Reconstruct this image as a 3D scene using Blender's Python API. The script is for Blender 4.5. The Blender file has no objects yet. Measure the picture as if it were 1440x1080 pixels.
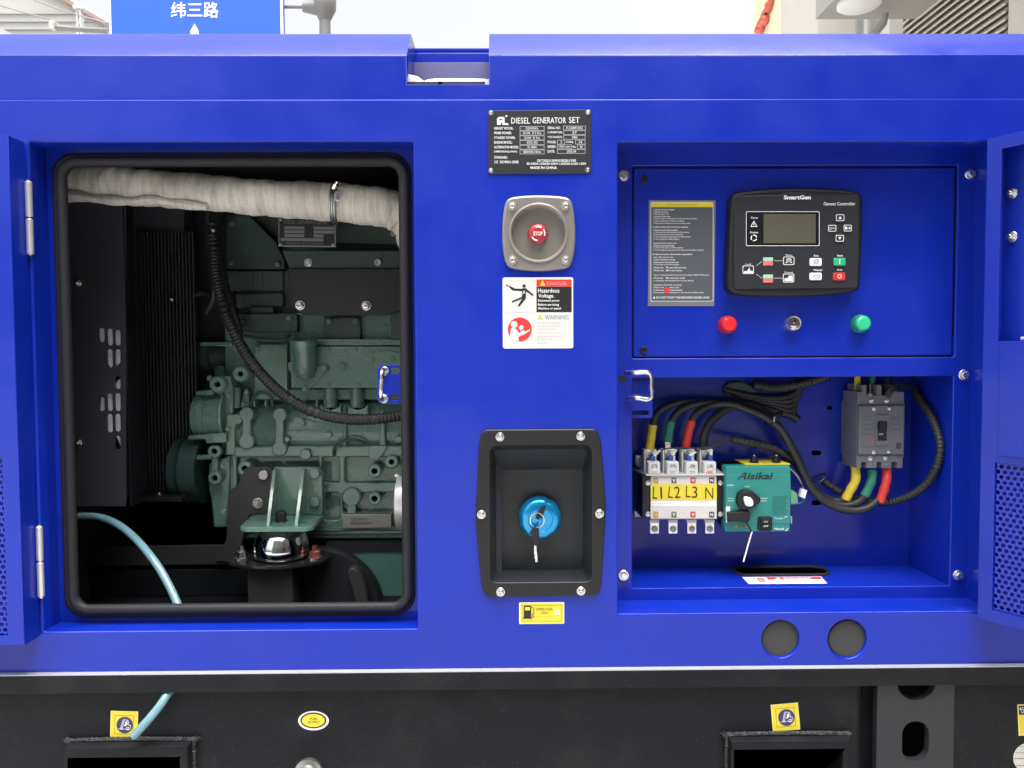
import bpy, bmesh, math, random
from mathutils import Vector, Matrix
from mathutils.geometry import tessellate_polygon

random.seed(7)
SC = bpy.context.scene
COL = SC.collection

# ------------------------------------------------------------------ camera
F, D, CZ = 1070.0, 1.07, 0.80
CAM = Vector((0.0, -D, CZ))
YAW, PITCH, ROLL = math.radians(0.60), math.radians(2.36), math.radians(-0.27)
R = Matrix.Rotation(-YAW, 3, 'Z') @ Matrix.Rotation(math.radians(90) - PITCH, 3, 'X') @ Matrix.Rotation(ROLL, 3, 'Z')
cd = bpy.data.cameras.new('camera')
cam = bpy.data.objects.new('camera', cd)
COL.objects.link(cam)
cam.location = CAM
cam.rotation_euler = R.to_euler()
cd.sensor_width = 36
cd.lens = 36 * F / 1440
cd.clip_start = 0.05
cd.clip_end = 2000
SC.camera = cam

# ------------------------------------------------------------------ sky, sun, exposure
SUN_EL, SUN_AZ = math.radians(68), math.radians(-40)     # overcast: a wide soft sun behind the photographer
w = bpy.data.worlds.new('World')
SC.world = w
w.use_nodes = True
nt = w.node_tree
bg = nt.nodes['Background']
sky = nt.nodes.new('ShaderNodeTexSky')
sky.sky_type = 'NISHITA'
sky.sun_disc = False
sky.sun_elevation = SUN_EL
sky.sun_rotation = math.radians(180) + SUN_AZ
sky.air_density = 1.0
sky.dust_density = 9.0
sky.ozone_density = 1.0
hs = nt.nodes.new('ShaderNodeHueSaturation')
hs.inputs['Saturation'].default_value = 0.12
nt.links.new(sky.outputs[0], hs.inputs['Color'])
nt.links.new(hs.outputs[0], bg.inputs['Color'])
bg.inputs['Strength'].default_value = 0.15
sd = bpy.data.lights.new('sun', 'SUN')
sd.energy = 1.0
sd.angle = math.radians(28)
sd.color = (1.0, 0.96, 0.9)
sun = bpy.data.objects.new('sun', sd)
COL.objects.link(sun)
sdir = Vector((math.sin(SUN_AZ) * math.cos(SUN_EL), -math.cos(SUN_AZ) * math.cos(SUN_EL), math.sin(SUN_EL)))
sun.rotation_euler = sdir.to_track_quat('Z', 'Y').to_euler()
sun.location = (0, -5, 10)
SC.view_settings.view_transform = 'Standard'
SC.view_settings.look = 'None'
SC.view_settings.exposure = 1.4
SC.view_settings.gamma = 1.0
SC.cycles.max_bounces = 10
SC.cycles.diffuse_bounces = 5
SC.cycles.use_denoising = True

# ------------------------------------------------------------------ pixel -> point at a known depth
def ray(px, py):
    return R @ Vector(((px - 720) / F, (540 - py) / F, -1.0))
def P(px, py, Y=0.0):
    d = ray(px, py)
    return CAM + d * ((Y - CAM.y) / d.y)
def PP(px, py, pt, n):
    d = ray(px, py)
    return CAM + d * ((pt - CAM).dot(n) / d.dot(n))
def SP(Y):                       # metres per photo pixel at depth Y
    return (Y + D) / F

# ------------------------------------------------------------------ materials
MATS = {}
def mat(name, base, rough=0.5, metal=0.0, spec=0.5, coat=0.0, coat_r=0.1, bump=0.0, bscale=200.0, var=0.0, vscale=8.0,
        rvar=0.0, trans=0.0, emit=None, estr=1.0, wav=0.0, dust=0.0, dcol=(.30, .29, .28)):
    if name in MATS:
        return MATS[name]
    m = bpy.data.materials.new(name)
    m.use_nodes = True
    t = m.node_tree
    b = t.nodes['Principled BSDF']
    b.inputs['Base Color'].default_value = (*base, 1)
    b.inputs['Roughness'].default_value = rough
    b.inputs['Metallic'].default_value = metal
    b.inputs['Specular IOR Level'].default_value = spec
    b.inputs['Coat Weight'].default_value = coat
    b.inputs['Coat Roughness'].default_value = coat_r
    b.inputs['Transmission Weight'].default_value = trans
    if emit:
        b.inputs['Emission Color'].default_value = (*emit, 1)
        b.inputs['Emission Strength'].default_value = estr
    tc = t.nodes.new('ShaderNodeNewGeometry')
    if var or rvar:
        n = t.nodes.new('ShaderNodeTexNoise')
        n.inputs['Scale'].default_value = vscale
        n.inputs['Detail'].default_value = 6
        n.inputs['Roughness'].default_value = 0.65
        t.links.new(tc.outputs['Position'], n.inputs['Vector'])
        if var:
            mx = t.nodes.new('ShaderNodeMix')
            mx.data_type = 'RGBA'
            mx.inputs[6].default_value = (*[c * (1 - var) for c in base], 1)
            mx.inputs[7].default_value = (*[min(1, c * (1 + var)) for c in base], 1)
            t.links.new(n.outputs['Fac'], mx.inputs[0])
            t.links.new(mx.outputs[2], b.inputs['Base Color'])
        if rvar:
            mr = t.nodes.new('ShaderNodeMapRange')
            mr.inputs['From Min'].default_value = 0.3
            mr.inputs['From Max'].default_value = 0.7
            mr.inputs['To Min'].default_value = max(0.02, rough - rvar)
            mr.inputs['To Max'].default_value = min(1, rough + rvar)
            t.links.new(n.outputs['Fac'], mr.inputs['Value'])
            t.links.new(mr.outputs['Result'], b.inputs['Roughness'])
    if dust:                                  # dust film in patches, plus fine specks
        src = b.inputs['Base Color'].links[0].from_socket if b.inputs['Base Color'].links else None
        fac = None
        for sc_, lo_, hi_, am in ((6, .48, .80, 1.0), (330, .66, .74, 2.2)):
            nd = t.nodes.new('ShaderNodeTexNoise')
            nd.inputs['Scale'].default_value = sc_
            nd.inputs['Detail'].default_value = 8 if sc_ < 50 else 2
            nd.inputs['Roughness'].default_value = .7
            t.links.new(tc.outputs['Position'], nd.inputs['Vector'])
            mr2 = t.nodes.new('ShaderNodeMapRange')
            mr2.inputs['From Min'].default_value = lo_
            mr2.inputs['From Max'].default_value = hi_
            mr2.inputs['To Max'].default_value = dust * am
            t.links.new(nd.outputs['Fac'], mr2.inputs['Value'])
            if fac is None:
                fac = mr2.outputs['Result']
            else:
                mm = t.nodes.new('ShaderNodeMath')
                mm.operation = 'MAXIMUM'
                t.links.new(fac, mm.inputs[0])
                t.links.new(mr2.outputs['Result'], mm.inputs[1])
                fac = mm.outputs[0]
        m3 = t.nodes.new('ShaderNodeMix')
        m3.data_type = 'RGBA'
        m3.inputs[6].default_value = (*base, 1)
        m3.inputs[7].default_value = (*dcol, 1)
        if src: t.links.new(src, m3.inputs[6])
        t.links.new(fac, m3.inputs[0])
        t.links.new(m3.outputs[2], b.inputs['Base Color'])
    if bump:
        n2 = t.nodes.new('ShaderNodeTexNoise')
        n2.inputs['Scale'].default_value = bscale
        n2.inputs['Detail'].default_value = 4
        t.links.new(tc.outputs['Position'], n2.inputs['Vector'])
        bp = t.nodes.new('ShaderNodeBump')
        bp.inputs['Strength'].default_value = bump
        bp.inputs['Distance'].default_value = 0.002
        t.links.new(n2.outputs['Fac'], bp.inputs['Height'])
        t.links.new(bp.outputs['Normal'], b.inputs['Normal'])
        if wav:                                  # slow unevenness of pressed sheet
            n3 = t.nodes.new('ShaderNodeTexNoise')
            n3.inputs['Scale'].default_value = 5
            n3.inputs['Detail'].default_value = 2
            t.links.new(tc.outputs['Position'], n3.inputs['Vector'])
            b3 = t.nodes.new('ShaderNodeBump')
            b3.inputs['Strength'].default_value = wav
            b3.inputs['Distance'].default_value = 0.02
            t.links.new(n3.outputs['Fac'], b3.inputs['Height'])
            t.links.new(b3.outputs['Normal'], bp.inputs['Normal'])
            t.links.new(b3.outputs['Normal'], b.inputs['Coat Normal'])
    MATS[name] = m
    return m

BLUE = mat('blue_paint', (0.002, 0.020, 0.35), 0.40, spec=0.3, coat=0.32, coat_r=0.13, bump=0.07, bscale=240, var=0.07, vscale=7, rvar=0.12, wav=0.32, dust=0.022)
BLACKP = mat('black_skid_paint', (0.0065, 0.0078, 0.0102), 0.5, spec=0.2, bump=0.14, bscale=180, var=0.3, vscale=14, rvar=0.12, dust=0.05)
BLACKP2 = mat('dark_grey_plate_paint', (0.021, 0.023, 0.027), 0.42, spec=.4, bump=0.12, bscale=180, var=0.2, vscale=14, rvar=0.1)
WELD = mat('weld_bead_metal', (0.05, 0.05, 0.052), 0.36, 0.6, bump=1.0, bscale=420, var=0.9, vscale=220)
FOAM = mat('black_foam', (0.050, 0.050, 0.066), 0.9, bump=0.4, bscale=300, var=0.3, vscale=20)
RUBBER = mat('black_rubber', (0.017, 0.017, 0.021), 0.55, spec=.3, bump=0.1, bscale=400, var=0.2, vscale=40)
PLASTIC = mat('black_plastic', (0.011, 0.0115, 0.013), 0.42, spec=.4, bump=0.15, bscale=900, var=0.15, vscale=30)
PLASTIC2 = mat('charcoal_plastic', (0.022, 0.026, 0.031), 0.4, bump=0.1, bscale=900, var=0.1, vscale=30)
STEEL = mat('zinc_steel', (0.78, 0.78, 0.77), 0.27, 1.0, bump=0.1, bscale=500, var=0.1, vscale=90, rvar=0.08)
CHROME = mat('chrome', (0.85, 0.85, 0.85), 0.08, 1.0, rvar=0.04, vscale=60)
DULL = mat('dull_steel', (0.42, 0.42, 0.40), 0.42, 1.0, bump=0.2, bscale=400, var=0.25, vscale=70)
HINGE = mat('hinge_steel', (0.80, 0.78, 0.75), 0.42, 0.75, bump=0.1, bscale=300, var=0.08, vscale=30)
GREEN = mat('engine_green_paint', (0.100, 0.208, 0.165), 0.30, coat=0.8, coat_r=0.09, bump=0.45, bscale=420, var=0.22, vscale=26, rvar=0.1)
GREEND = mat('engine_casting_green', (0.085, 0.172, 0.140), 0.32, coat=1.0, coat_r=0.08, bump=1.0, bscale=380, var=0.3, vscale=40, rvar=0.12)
GREENU = mat('shade_dark_green', (0.040, 0.066, 0.058), 0.5, bump=0.5, bscale=500, var=0.3, vscale=30)  # shade over the upper engine is put into this darker green
LAG = None
TAUPE = mat('taupe_plastic', (0.275, 0.258, 0.236), 0.30, metal=.4, bump=0.08, bscale=700, var=0.05, vscale=30)
RED = mat('red_plastic', (0.36, 0.018, 0.03), 0.3, coat=0.3)
WHITE = mat('white_print', (0.80, 0.80, 0.79), 0.45, var=0.05, vscale=60)
CREAM = mat('cream_plastic', (0.62, 0.60, 0.55), 0.4, var=0.06, vscale=60)
CLEARP = mat('milky_plastic', (0.70, 0.71, 0.70), 0.25, trans=0.15, var=0.08, vscale=60)
LGREY = mat('light_grey_print', (0.45, 0.46, 0.47), 0.5)
MGREY = mat('mid_grey_print', (0.20, 0.21, 0.22), 0.5)
DGREY = mat('dark_grey_print', (0.022, 0.025, 0.029), 0.38, var=0.1, vscale=50)
BLACKI = mat('black_print', (0.012, 0.012, 0.013), 0.45)
YELLOW = mat('yellow_print', (0.74, 0.60, 0.035), 0.42, var=0.06, vscale=60)
REDI = mat('red_print', (0.68, 0.035, 0.03), 0.45)
PINKI = mat('pink_print', (0.78, 0.25, 0.22), 0.45)
NAVYI = mat('navy_print', (0.035, 0.03, 0.10), 0.45)
TEAL = mat('teal_plastic', (0.020, 0.215, 0.190), 0.38, bump=0.1, bscale=700, var=0.06, vscale=40)
BREAKER = mat('breaker_grey_plastic', (0.128, 0.136, 0.152), 0.45, bump=0.15, bscale=700, var=0.08, vscale=40)
CABLE = mat('black_cable_sheath', (0.022, 0.023, 0.025), 0.5, bump=0.15, bscale=300, var=0.2, vscale=40)
SLY = mat('yellow_sleeve', (0.66, 0.50, 0.035), 0.42, var=0.1, vscale=60)
SLG = mat('green_sleeve', (0.025, 0.20, 0.13), 0.42, var=0.1, vscale=60)
SLR = mat('red_sleeve', (0.60, 0.045, 0.035), 0.42, var=0.1, vscale=60)
BLUEL = mat('blue_lug', (0.03, 0.10, 0.48), 0.4)
CAPB = mat('blue_anodised_cap', (0.012, 0.34, 0.72), 0.22, 0.6, coat=0.5, coat_r=0.08, var=0.1, vscale=40)
SPONGE = mat('grey_sponge', (0.058, 0.058, 0.056), 0.95, bump=1.0, bscale=900, var=0.35, vscale=500)
BLACKB = mat('brown_black_bracket', (0.034, 0.033, 0.036), 0.5, bump=0.15, bscale=250, var=0.2, vscale=30)
PALE = mat('slot_light_pale', (0.80, 0.80, 0.84), 0.5, var=0.1, vscale=60)

# ------------------------------------------------------------------ mesh builder
WO = {}                                # world origin of every object built here
class MB:
    def __init__(s):
        s.v, s.f, s.m, s.mats, s.fl = [], [], [], [], []
    def mi(s, m):
        if m not in s.mats:
            s.mats.append(m)
        return s.mats.index(m)
    def add(s, vs, fs, m, caps=0):
        s.fl += [True] * (len(fs) - caps) + [False] * caps
        o, k = len(s.v), s.mi(m)
        s.v += [Vector(x) for x in vs]
        s.f += [tuple(i + o for i in f) for f in fs]
        s.m += [k] * len(fs)
        return s
    # box given by world extents
    def box(s, x0, x1, y0, y1, z0, z1, m, b=0.0):
        if b:
            return s.plate([[(x0, z0), (x1, z0), (x1, z1), (x0, z1)]], y0, y1 - y0, m, b)
        vs = [(x, y, z) for x in (x0, x1) for y in (y0, y1) for z in (z0, z1)]
        fs = [(0, 1, 3, 2), (4, 6, 7, 5), (0, 4, 5, 1), (2, 3, 7, 6), (0, 2, 6, 4), (1, 5, 7, 3)]
        return s.add(vs, fs, m)
    # outline(s) in (x, z), first loop outside, others holes; front at y0 towards the camera, thick metres deep
    def plate(s, loops, y0, thick, m, b=0.001, fn=None, seg=2, back=True):
        fn = fn or (lambda x, z, y: (x, y, z))
        L = []
        for i, lp in enumerate(loops):
            a = sum(lp[k][0] * lp[(k + 1) % len(lp)][1] - lp[(k + 1) % len(lp)][0] * lp[k][1] for k in range(len(lp)))
            lp = list(lp)
            if (a < 0) == (i == 0):
                lp.reverse()
            L.append(lp)
        def inset(lp, d):
            n, out = len(lp), []
            for k in range(n):
                p, q, r = Vector(lp[k - 1]), Vector(lp[k]), Vector(lp[(k + 1) % n])
                e1, e2 = (q - p), (r - q)
                if e1.length < 1e-9: e1 = e2
                if e2.length < 1e-9: e2 = e1
                e1, e2 = e1.normalized(), e2.normalized()
                n1, n2 = Vector((-e1.y, e1.x)), Vector((-e2.y, e2.x))
                h = n1 + n2
                if h.length < 1e-6: h = n1
                h = h.normalized()
                c = max(0.35, h.dot(n1))
                out.append(tuple(q + h * (d / c)))
            return out
        rings = []
        if b > 0:
            for k in range(seg + 1):
                th = math.pi / 2 * k / seg
                rings.append((b * (1 - math.sin(th)), b * (1 - math.cos(th))))
        else:
            rings.append((0, 0))
        rings.append((0, thick))
        vs, fs, idx = [], [], []
        for dn, dep in rings:
            row = []
            for lp in L:
                q = inset(lp, dn) if dn else lp
                row.append(list(range(len(vs), len(vs) + len(q))))
                vs += [fn(x, z, y0 + dep) for x, z in q]
            idx.append(row)
        for a in range(len(rings) - 1):
            for li in range(len(L)):
                A, B = idx[a][li], idx[a + 1][li]
                n = len(A)
                for k in range(n):
                    fs.append((A[k], A[(k + 1) % n], B[(k + 1) % n], B[k]))
        nside = len(fs)
        for a in ([0, len(rings) - 1] if back else [0]):
            flat = [i for r in idx[a] for i in r]
            if len(L) == 1 and len(flat) <= 4:
                fs.append(tuple(flat))
                continue
            src = [[Vector((x, z, 0)) for x, z in (inset(lp, rings[a][0]) if rings[a][0] else lp)] for lp in L]
            for t in tessellate_polygon(src):
                fs.append(tuple(flat[i] for i in t))
        return s.add(vs, fs, m, len(fs) - nside)
    # flat print: polygon through fn(u, v)
    def flat(s, pts3, m):
        if len(pts3) <= 4:
            return s.add(pts3, [tuple(range(len(pts3)))], m)
        o = Vector(pts3[0])
        n = Vector((0, 0, 0))
        for k in range(len(pts3)):
            n += (Vector(pts3[k]) - o).cross(Vector(pts3[(k + 1) % len(pts3)]) - o)
        tris = tessellate_polygon([[Vector(p) for p in pts3]])
        return s.add(pts3, [tuple(t) for t in tris], m)
    def tube(s, pts, r, m, n=10, ends=True, closed=False, rf=None):
        pts = [Vector(p) for p in pts]
        N = len(pts)
        vs, fs = [], []
        t0 = (pts[1] - pts[0]).normalized()
        up = Vector((0, 0, 1)) if abs(t0.z) < 0.9 else Vector((0, 1, 0))
        nr = t0.cross(up).normalized()
        for i, p in enumerate(pts):
            if closed:
                t = (pts[(i + 1) % N] - pts[i - 1]).normalized()
            else:
                t = (pts[min(i + 1, N - 1)] - pts[max(i - 1, 0)]).normalized()
            nr = (nr - t * nr.dot(t)).normalized()
            bn = t.cross(nr)
            for k in range(n):
                a = 2 * math.pi * k / n
                rr_ = rf(i, a) if rf else r
                vs.append(p + (nr * math.cos(a) + bn * math.sin(a)) * rr_)
        for i in range(N if closed else N - 1):
            j = (i + 1) % N
            for k in range(n):
                fs.append((i * n + k, i * n + (k + 1) % n, j * n + (k + 1) % n, j * n + k))
        if ends and not closed:
            fs.append(tuple(range(n))[::-1])
            fs.append(tuple(range((N - 1) * n, N * n)))
        return s.add(vs, fs, m)
    # profile [(radius, height)] turned about an axis through c
    def lathe(s, c, prof, m, axis=(0, -1, 0), n=20, a0=0.0, rmod=None, cap=True):
        ax = Vector(axis).normalized()
        u = ax.cross(Vector((0, 0, 1)) if abs(ax.z) < 0.9 else Vector((1, 0, 0))).normalized()
        v = ax.cross(u)
        c = Vector(c)
        vs, fs = [], []
        for r, h in prof:
            for k in range(n):
                a = a0 + 2 * math.pi * k / n
                q = r * (rmod(k) if rmod else 1)
                vs.append(c + ax * h + (u * math.cos(a) + v * math.sin(a)) * q)
        for i in range(len(prof) - 1):
            for k in range(n):
                fs.append((i * n + k, i * n + (k + 1) % n, (i + 1) * n + (k + 1) % n, (i + 1) * n + k))
        if cap and prof[0][0] > 1e-6: fs.append(tuple(range(n)))
        if prof[-1][0] > 1e-6: fs.append(tuple(range((len(prof) - 1) * n, len(prof) * n)))
        return s.add(vs, fs, m)
    def mesh(s, name, origin, smooth=35):
        me = bpy.data.meshes.new(name)
        me.from_pydata([v - origin for v in s.v], [], s.f)
        for mm in s.mats:
            me.materials.append(mm)
        me.polygons.foreach_set('material_index', s.m)
        me.polygons.foreach_set('use_smooth', [bool(smooth) and q for q in s.fl])
        bm = bmesh.new()
        bm.from_mesh(me)
        bmesh.ops.remove_doubles(bm, verts=bm.verts, dist=1e-6)
        bmesh.ops.recalc_face_normals(bm, faces=bm.faces)
        bm.to_mesh(me)
        bm.free()
        if smooth:
            fl = [p.use_smooth for p in me.polygons]
            me.set_sharp_from_angle(angle=math.radians(smooth))
            me.polygons.foreach_set('use_smooth', fl)
        return me
    def ctr(s):
        lo = [min(v[i] for v in s.v) for i in range(3)]
        hi = [max(v[i] for v in s.v) for i in range(3)]
        return Vector(((lo[0] + hi[0]) / 2, (lo[1] + hi[1]) / 2, (lo[2] + hi[2]) / 2)), lo, hi
    def build(s, name, parent=None, smooth=35, base=False):
        c, lo, hi = s.ctr()
        if base: c.z = lo[2]
        return link(name, s.mesh(name, c, smooth), c, parent)

def link(name, me, origin, parent=None):
    o = bpy.data.objects.new(name, me)
    COL.objects.link(o)
    origin = Vector(origin)
    WO[o.name] = origin
    if parent:
        o.parent = parent
        o.location = origin - WO[parent.name]
    else:
        o.location = origin
    return o
def tag(o, label=None, cat=None, group=None, kind=None):
    for k, v in (('label', label), ('category', cat), ('group', group), ('kind', kind)):
        if v: o[k] = v
    return o
def thing(name, label, cat, loc, group=None):
    o = bpy.data.objects.new(name, None)
    COL.objects.link(o)
    o.empty_display_size = 0.05
    o.location = loc
    WO[o.name] = Vector(loc)
    return tag(o, label, cat, group)
def part(name, parent, label=None, smooth=35):
    mb = MB()
    return mb, (lambda: tag(mb.build(name, parent, smooth), label))

# ------------------------------------------------------------------ outlines
def rr(x0, z0, x1, z1, r, n=5):
    if x0 > x1: x0, x1 = x1, x0
    if z0 > z1: z0, z1 = z1, z0
    if r <= 0: return [(x0, z0), (x1, z0), (x1, z1), (x0, z1)]
    out = []
    for cx, cz, a0 in ((x1 - r, z0 + r, -90), (x1 - r, z1 - r, 0), (x0 + r, z1 - r, 90), (x0 + r, z0 + r, 180)):
        for k in range(n + 1):
            a = math.radians(a0 + 90 * k / n)
            out.append((cx + r * math.cos(a), cz + r * math.sin(a)))
    return out
def WR(x0, y0, x1, y1, Y):                    # an upright rectangle in the world from a rectangle in the photo
    mx, my = (x0 + x1) / 2, (y0 + y1) / 2
    return P(x0, my, Y).x, P(mx, y1, Y).z, P(x1, my, Y).x, P(mx, y0, Y).z
def rrp(x0, y0, x1, y1, r, Y, n=5):
    a, b, c, d = WR(x0, y0, x1, y1, Y)
    return rr(a, b, c, d, r * SP(Y), n)
def lp(pts, Y):
    return [(P(x, y, Y).x, P(x, y, Y).z) for x, y in pts]
def circ(x, y, r, Y, n=28, ry=None):
    c = P(x, y, Y)
    k = SP(Y)
    return [(c.x + r * k * math.cos(2 * math.pi * i / n), c.z + (ry or r) * k * math.sin(2 * math.pi * i / n)) for i in range(n)]
def smooth_loop(pts, it=2):
    for _ in range(it):
        out = []
        for i in range(len(pts)):
            a, b = pts[i], pts[(i + 1) % len(pts)]
            out += [(a[0] * .75 + b[0] * .25, a[1] * .75 + b[1] * .25), (a[0] * .25 + b[0] * .75, a[1] * .25 + b[1] * .75)]
        pts = out
    return pts
def round_loop(pts, r, n=4):                  # corners of a polygon rounded off
    out = []
    N = len(pts)
    for i in range(N):
        p, q, s_ = Vector(pts[i - 1]), Vector(pts[i]), Vector(pts[(i + 1) % N])
        d1, d2 = (p - q), (s_ - q)
        k = min(r, d1.length * .45, d2.length * .45)
        a, b = q + d1.normalized() * k, q + d2.normalized() * k
        for j in range(n + 1):
            t = j / n
            out.append(tuple(a * (1 - t) ** 2 + q * 2 * t * (1 - t) + b * t * t))
    return out
def spline(pts, step):
    pts = [Vector(p) for p in pts]
    out = []
    Q = [pts[0] * 2 - pts[1]] + pts + [pts[-1] * 2 - pts[-2]]
    for i in range(1, len(Q) - 2):
        p0, p1, p2, p3 = Q[i - 1], Q[i], Q[i + 1], Q[i + 2]
        n = max(2, int((p2 - p1).length / step))
        for k in range(n):
            t = k / n
            out.append(0.5 * ((2 * p1) + (p2 - p0) * t + (2 * p0 - 5 * p1 + 4 * p2 - p3) * t * t + (3 * p1 - p0 - 3 * p2 + p3) * t ** 3))
    out.append(pts[-1])
    return out

# ------------------------------------------------------------------ lettering and flat print
TC = {}
def glyphs(s, bold=0.0, res=2, shear=0.0):
    k = (s, bold, res, shear)
    if k not in TC:
        c = bpy.data.curves.new('lettering', 'FONT')
        c.body = s
        c.offset = bold
        c.resolution_u = res
        c.shear = shear
        o = bpy.data.objects.new('lettering', c)
        COL.objects.link(o)
        bpy.context.view_layer.update()
        me = bpy.data.meshes.new_from_object(o.evaluated_get(bpy.context.evaluated_depsgraph_get()))
        vs = [v.co.copy() for v in me.vertices]
        fs = [tuple(p.vertices) for p in me.polygons]
        bpy.data.objects.remove(o)
        bpy.data.curves.remove(c)
        bpy.data.meshes.remove(me)
        x0, x1 = min(v.x for v in vs), max(v.x for v in vs)
        y0, y1 = min(v.y for v in vs), max(v.y for v in vs)
        TC[k] = ([((v.x - x0) / (x1 - x0), (v.y - y0) / max(1e-6, y1 - y0)) for v in vs], fs)
    return TC[k]
class Ink:
    """flat print on the plane y = Y, given in photo pixels; layer k lies k * 0.25 mm nearer; rot in degrees about (cx, cy)"""
    def __init__(s, mb, Y, rot=0.0, c=(0, 0), fn=None, step=0.00025):
        s.mb, s.Y, s.rot, s.c, s.fn, s.st = mb, Y, math.radians(rot), c, fn, step
    def p(s, x, y, k=1):
        if s.rot:
            dx, dy = x - s.c[0], y - s.c[1]
            x, y = s.c[0] + dx * math.cos(s.rot) - dy * math.sin(s.rot), s.c[1] + dx * math.sin(s.rot) + dy * math.cos(s.rot)
        if s.fn: return s.fn(x, y, k * s.st)
        v = P(x, y, s.Y)
        return Vector((v.x, s.Y - k * s.st, v.z))
    def poly(s, pts, m, k=1):
        s.mb.flat([s.p(x, y, k) for x, y in pts], m)
    def rect(s, x0, y0, x1, y1, m, k=1):
        s.poly([(x0, y0), (x1, y0), (x1, y1), (x0, y1)], m, k)
    def disc(s, x, y, r, m, k=1, ry=None, n=24):
        s.poly([(x + r * math.cos(2 * math.pi * i / n), y + (ry or r) * math.sin(2 * math.pi * i / n)) for i in range(n)], m, k)
    def line(s, pts, w_, m, k=1, closed=False):
        n = len(pts)
        for i in range(n if closed else n - 1):
            a, b = Vector(pts[i]), Vector(pts[(i + 1) % n])
            d = (b - a)
            if d.length < 1e-6: continue
            d = d.normalized()
            q = Vector((-d.y, d.x)) * (w_ / 2)
            a, b = a - d * (w_ * .3), b + d * (w_ * .3)
            s.mb.flat([s.p(*(a - q), k), s.p(*(b - q), k), s.p(*(b + q), k), s.p(*(a + q), k)], m)
            k += 0.02
    def frame(s, x0, y0, x1, y1, w_, m, k=1, r=0):
        if r:
            pts = [(a, b) for a, b in rr(x0, y0, x1, y1, r, 3)]
            s.ring(pts, w_, m, k)
        else:
            s.ring([(x0, y0), (x1, y0), (x1, y1), (x0, y1)], w_, m, k)
    def ring(s, pts, w_, m, k=1):
        cx = sum(p[0] for p in pts) / len(pts)
        cy = sum(p[1] for p in pts) / len(pts)
        hx = max(p[0] for p in pts) - cx
        hy = max(p[1] for p in pts) - cy
        inn = [(cx + (x - cx) * (1 - w_ / hx), cy + (y - cy) * (1 - w_ / hy)) for x, y in pts]
        n = len(pts)
        vs = [s.p(x, y, k) for x, y in pts] + [s.p(x, y, k) for x, y in inn]
        s.mb.add(vs, [(i, (i + 1) % n, n + (i + 1) % n, n + i) for i in range(n)], m)
    def arc(s, x, y, r, a0, a1, w_, m, k=1, n=8):
        A = [math.radians(a0 + (a1 - a0) * i / n) for i in range(n + 1)]
        vs = [s.p(x + (r - w_ / 2) * math.cos(a), y + (r - w_ / 2) * math.sin(a), k) for a in A] + \
             [s.p(x + (r + w_ / 2) * math.cos(a), y + (r + w_ / 2) * math.sin(a), k) for a in A]
        s.mb.add(vs, [(i, i + 1, n + 2 + i, n + 1 + i) for i in range(n)], m)
    def text(s, t, x0, y0, x1, y1, m, k=2, bold=0.0, res=2, shear=0.0):
        g, fs = glyphs(t, bold, res, shear)
        s.mb.add([s.p(x0 + (x1 - x0) * u, y1 + (y0 - y1) * v, k) for u, v in g], fs, m)

# ------------------------------------------------------------------ bolts (shared meshes)
BC = {}
def bolt(px, py, Y, r, parent, kind='pan', m=None, name='bolt', axis=None, at=None):
    """r in photo pixels; Y is the surface the washer sits on"""
    m = m or STEEL
    rw = r * SP(Y)
    key = (kind, round(rw, 4), m.name)
    if key not in BC:
        mb = MB()
        q = round(rw, 4)
        if kind == 'pan':
            mb.lathe((0, 0, 0), [(q, 0), (q, q * .18), (q * .95, q * .24), (q * .72, q * .26), (q * .70, q * .5), (q * .58, q * .66), (q * .36, q * .72), (q * .32, q * .70), (q * .28, q * .35), (0, q * .35)], m, n=16)
        elif kind == 'hex':
            mb.lathe((0, 0, 0), [(q, 0), (q, q * .16), (q * .93, q * .22), (q * .2, q * .22)], m, n=18)
            mb.lathe((0, 0, 0), [(q * .72, q * .2), (q * .72, q * .70), (q * .62, q * .80), (0, q * .80)], m, n=6, a0=.3)
        elif kind == 'nut':
            mb.lathe((0, 0, 0), [(q, 0), (q, q * .16), (q * .93, q * .22), (q * .2, q * .22)], m, n=18)
            mb.lathe((0, 0, 0), [(q * .75, q * .2), (q * .75, q * .75), (q * .66, q * .85), (q * .4, q * .85)], m, n=6, a0=.2)
            mb.lathe((0, 0, 0), [(q * .38, q * .8), (q * .38, q * 1.25), (q * .30, q * 1.32), (0, q * 1.32)], m, n=12)
        elif kind == 'socket':
            mb.lathe((0, 0, 0), [(q, 0), (q, q * .7), (q * .9, q * .8), (q * .5, q * .8), (q * .45, q * .3), (0, q * .3)], m, n=14)
        elif kind == 'plain':
            mb.lathe((0, 0, 0), [(q, 0), (q, q * .55), (q * .85, q * .7), (0, q * .72)], m, n=8)
        BC[key] = mb.mesh(name, Vector((0, 0, 0)))
    loc = at if at is not None else P(px, py, Y)
    o = link(name, BC[key], loc, parent)
    if axis is not None:
        o.rotation_euler = Vector((0, -1, 0)).rotation_difference(Vector(axis)).to_euler()
    else:
        o.rotation_euler = (0, random.uniform(0, 6), 0)
    return o

# ------------------------------------------------------------------ setting: ground
def paving_mat():
    m = mat('grey_paving', (0.42, 0.41, 0.395), 0.8, bump=0.3, bscale=60, var=0.25, vscale=3)
    return m
mb = MB()
mb.box(-600, 600, -600, 600, -0.5, 0.0, paving_mat())
tag(mb.build('ground', None, 0), 'grey paved yard ground under the generator', None, None, 'structure')

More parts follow.
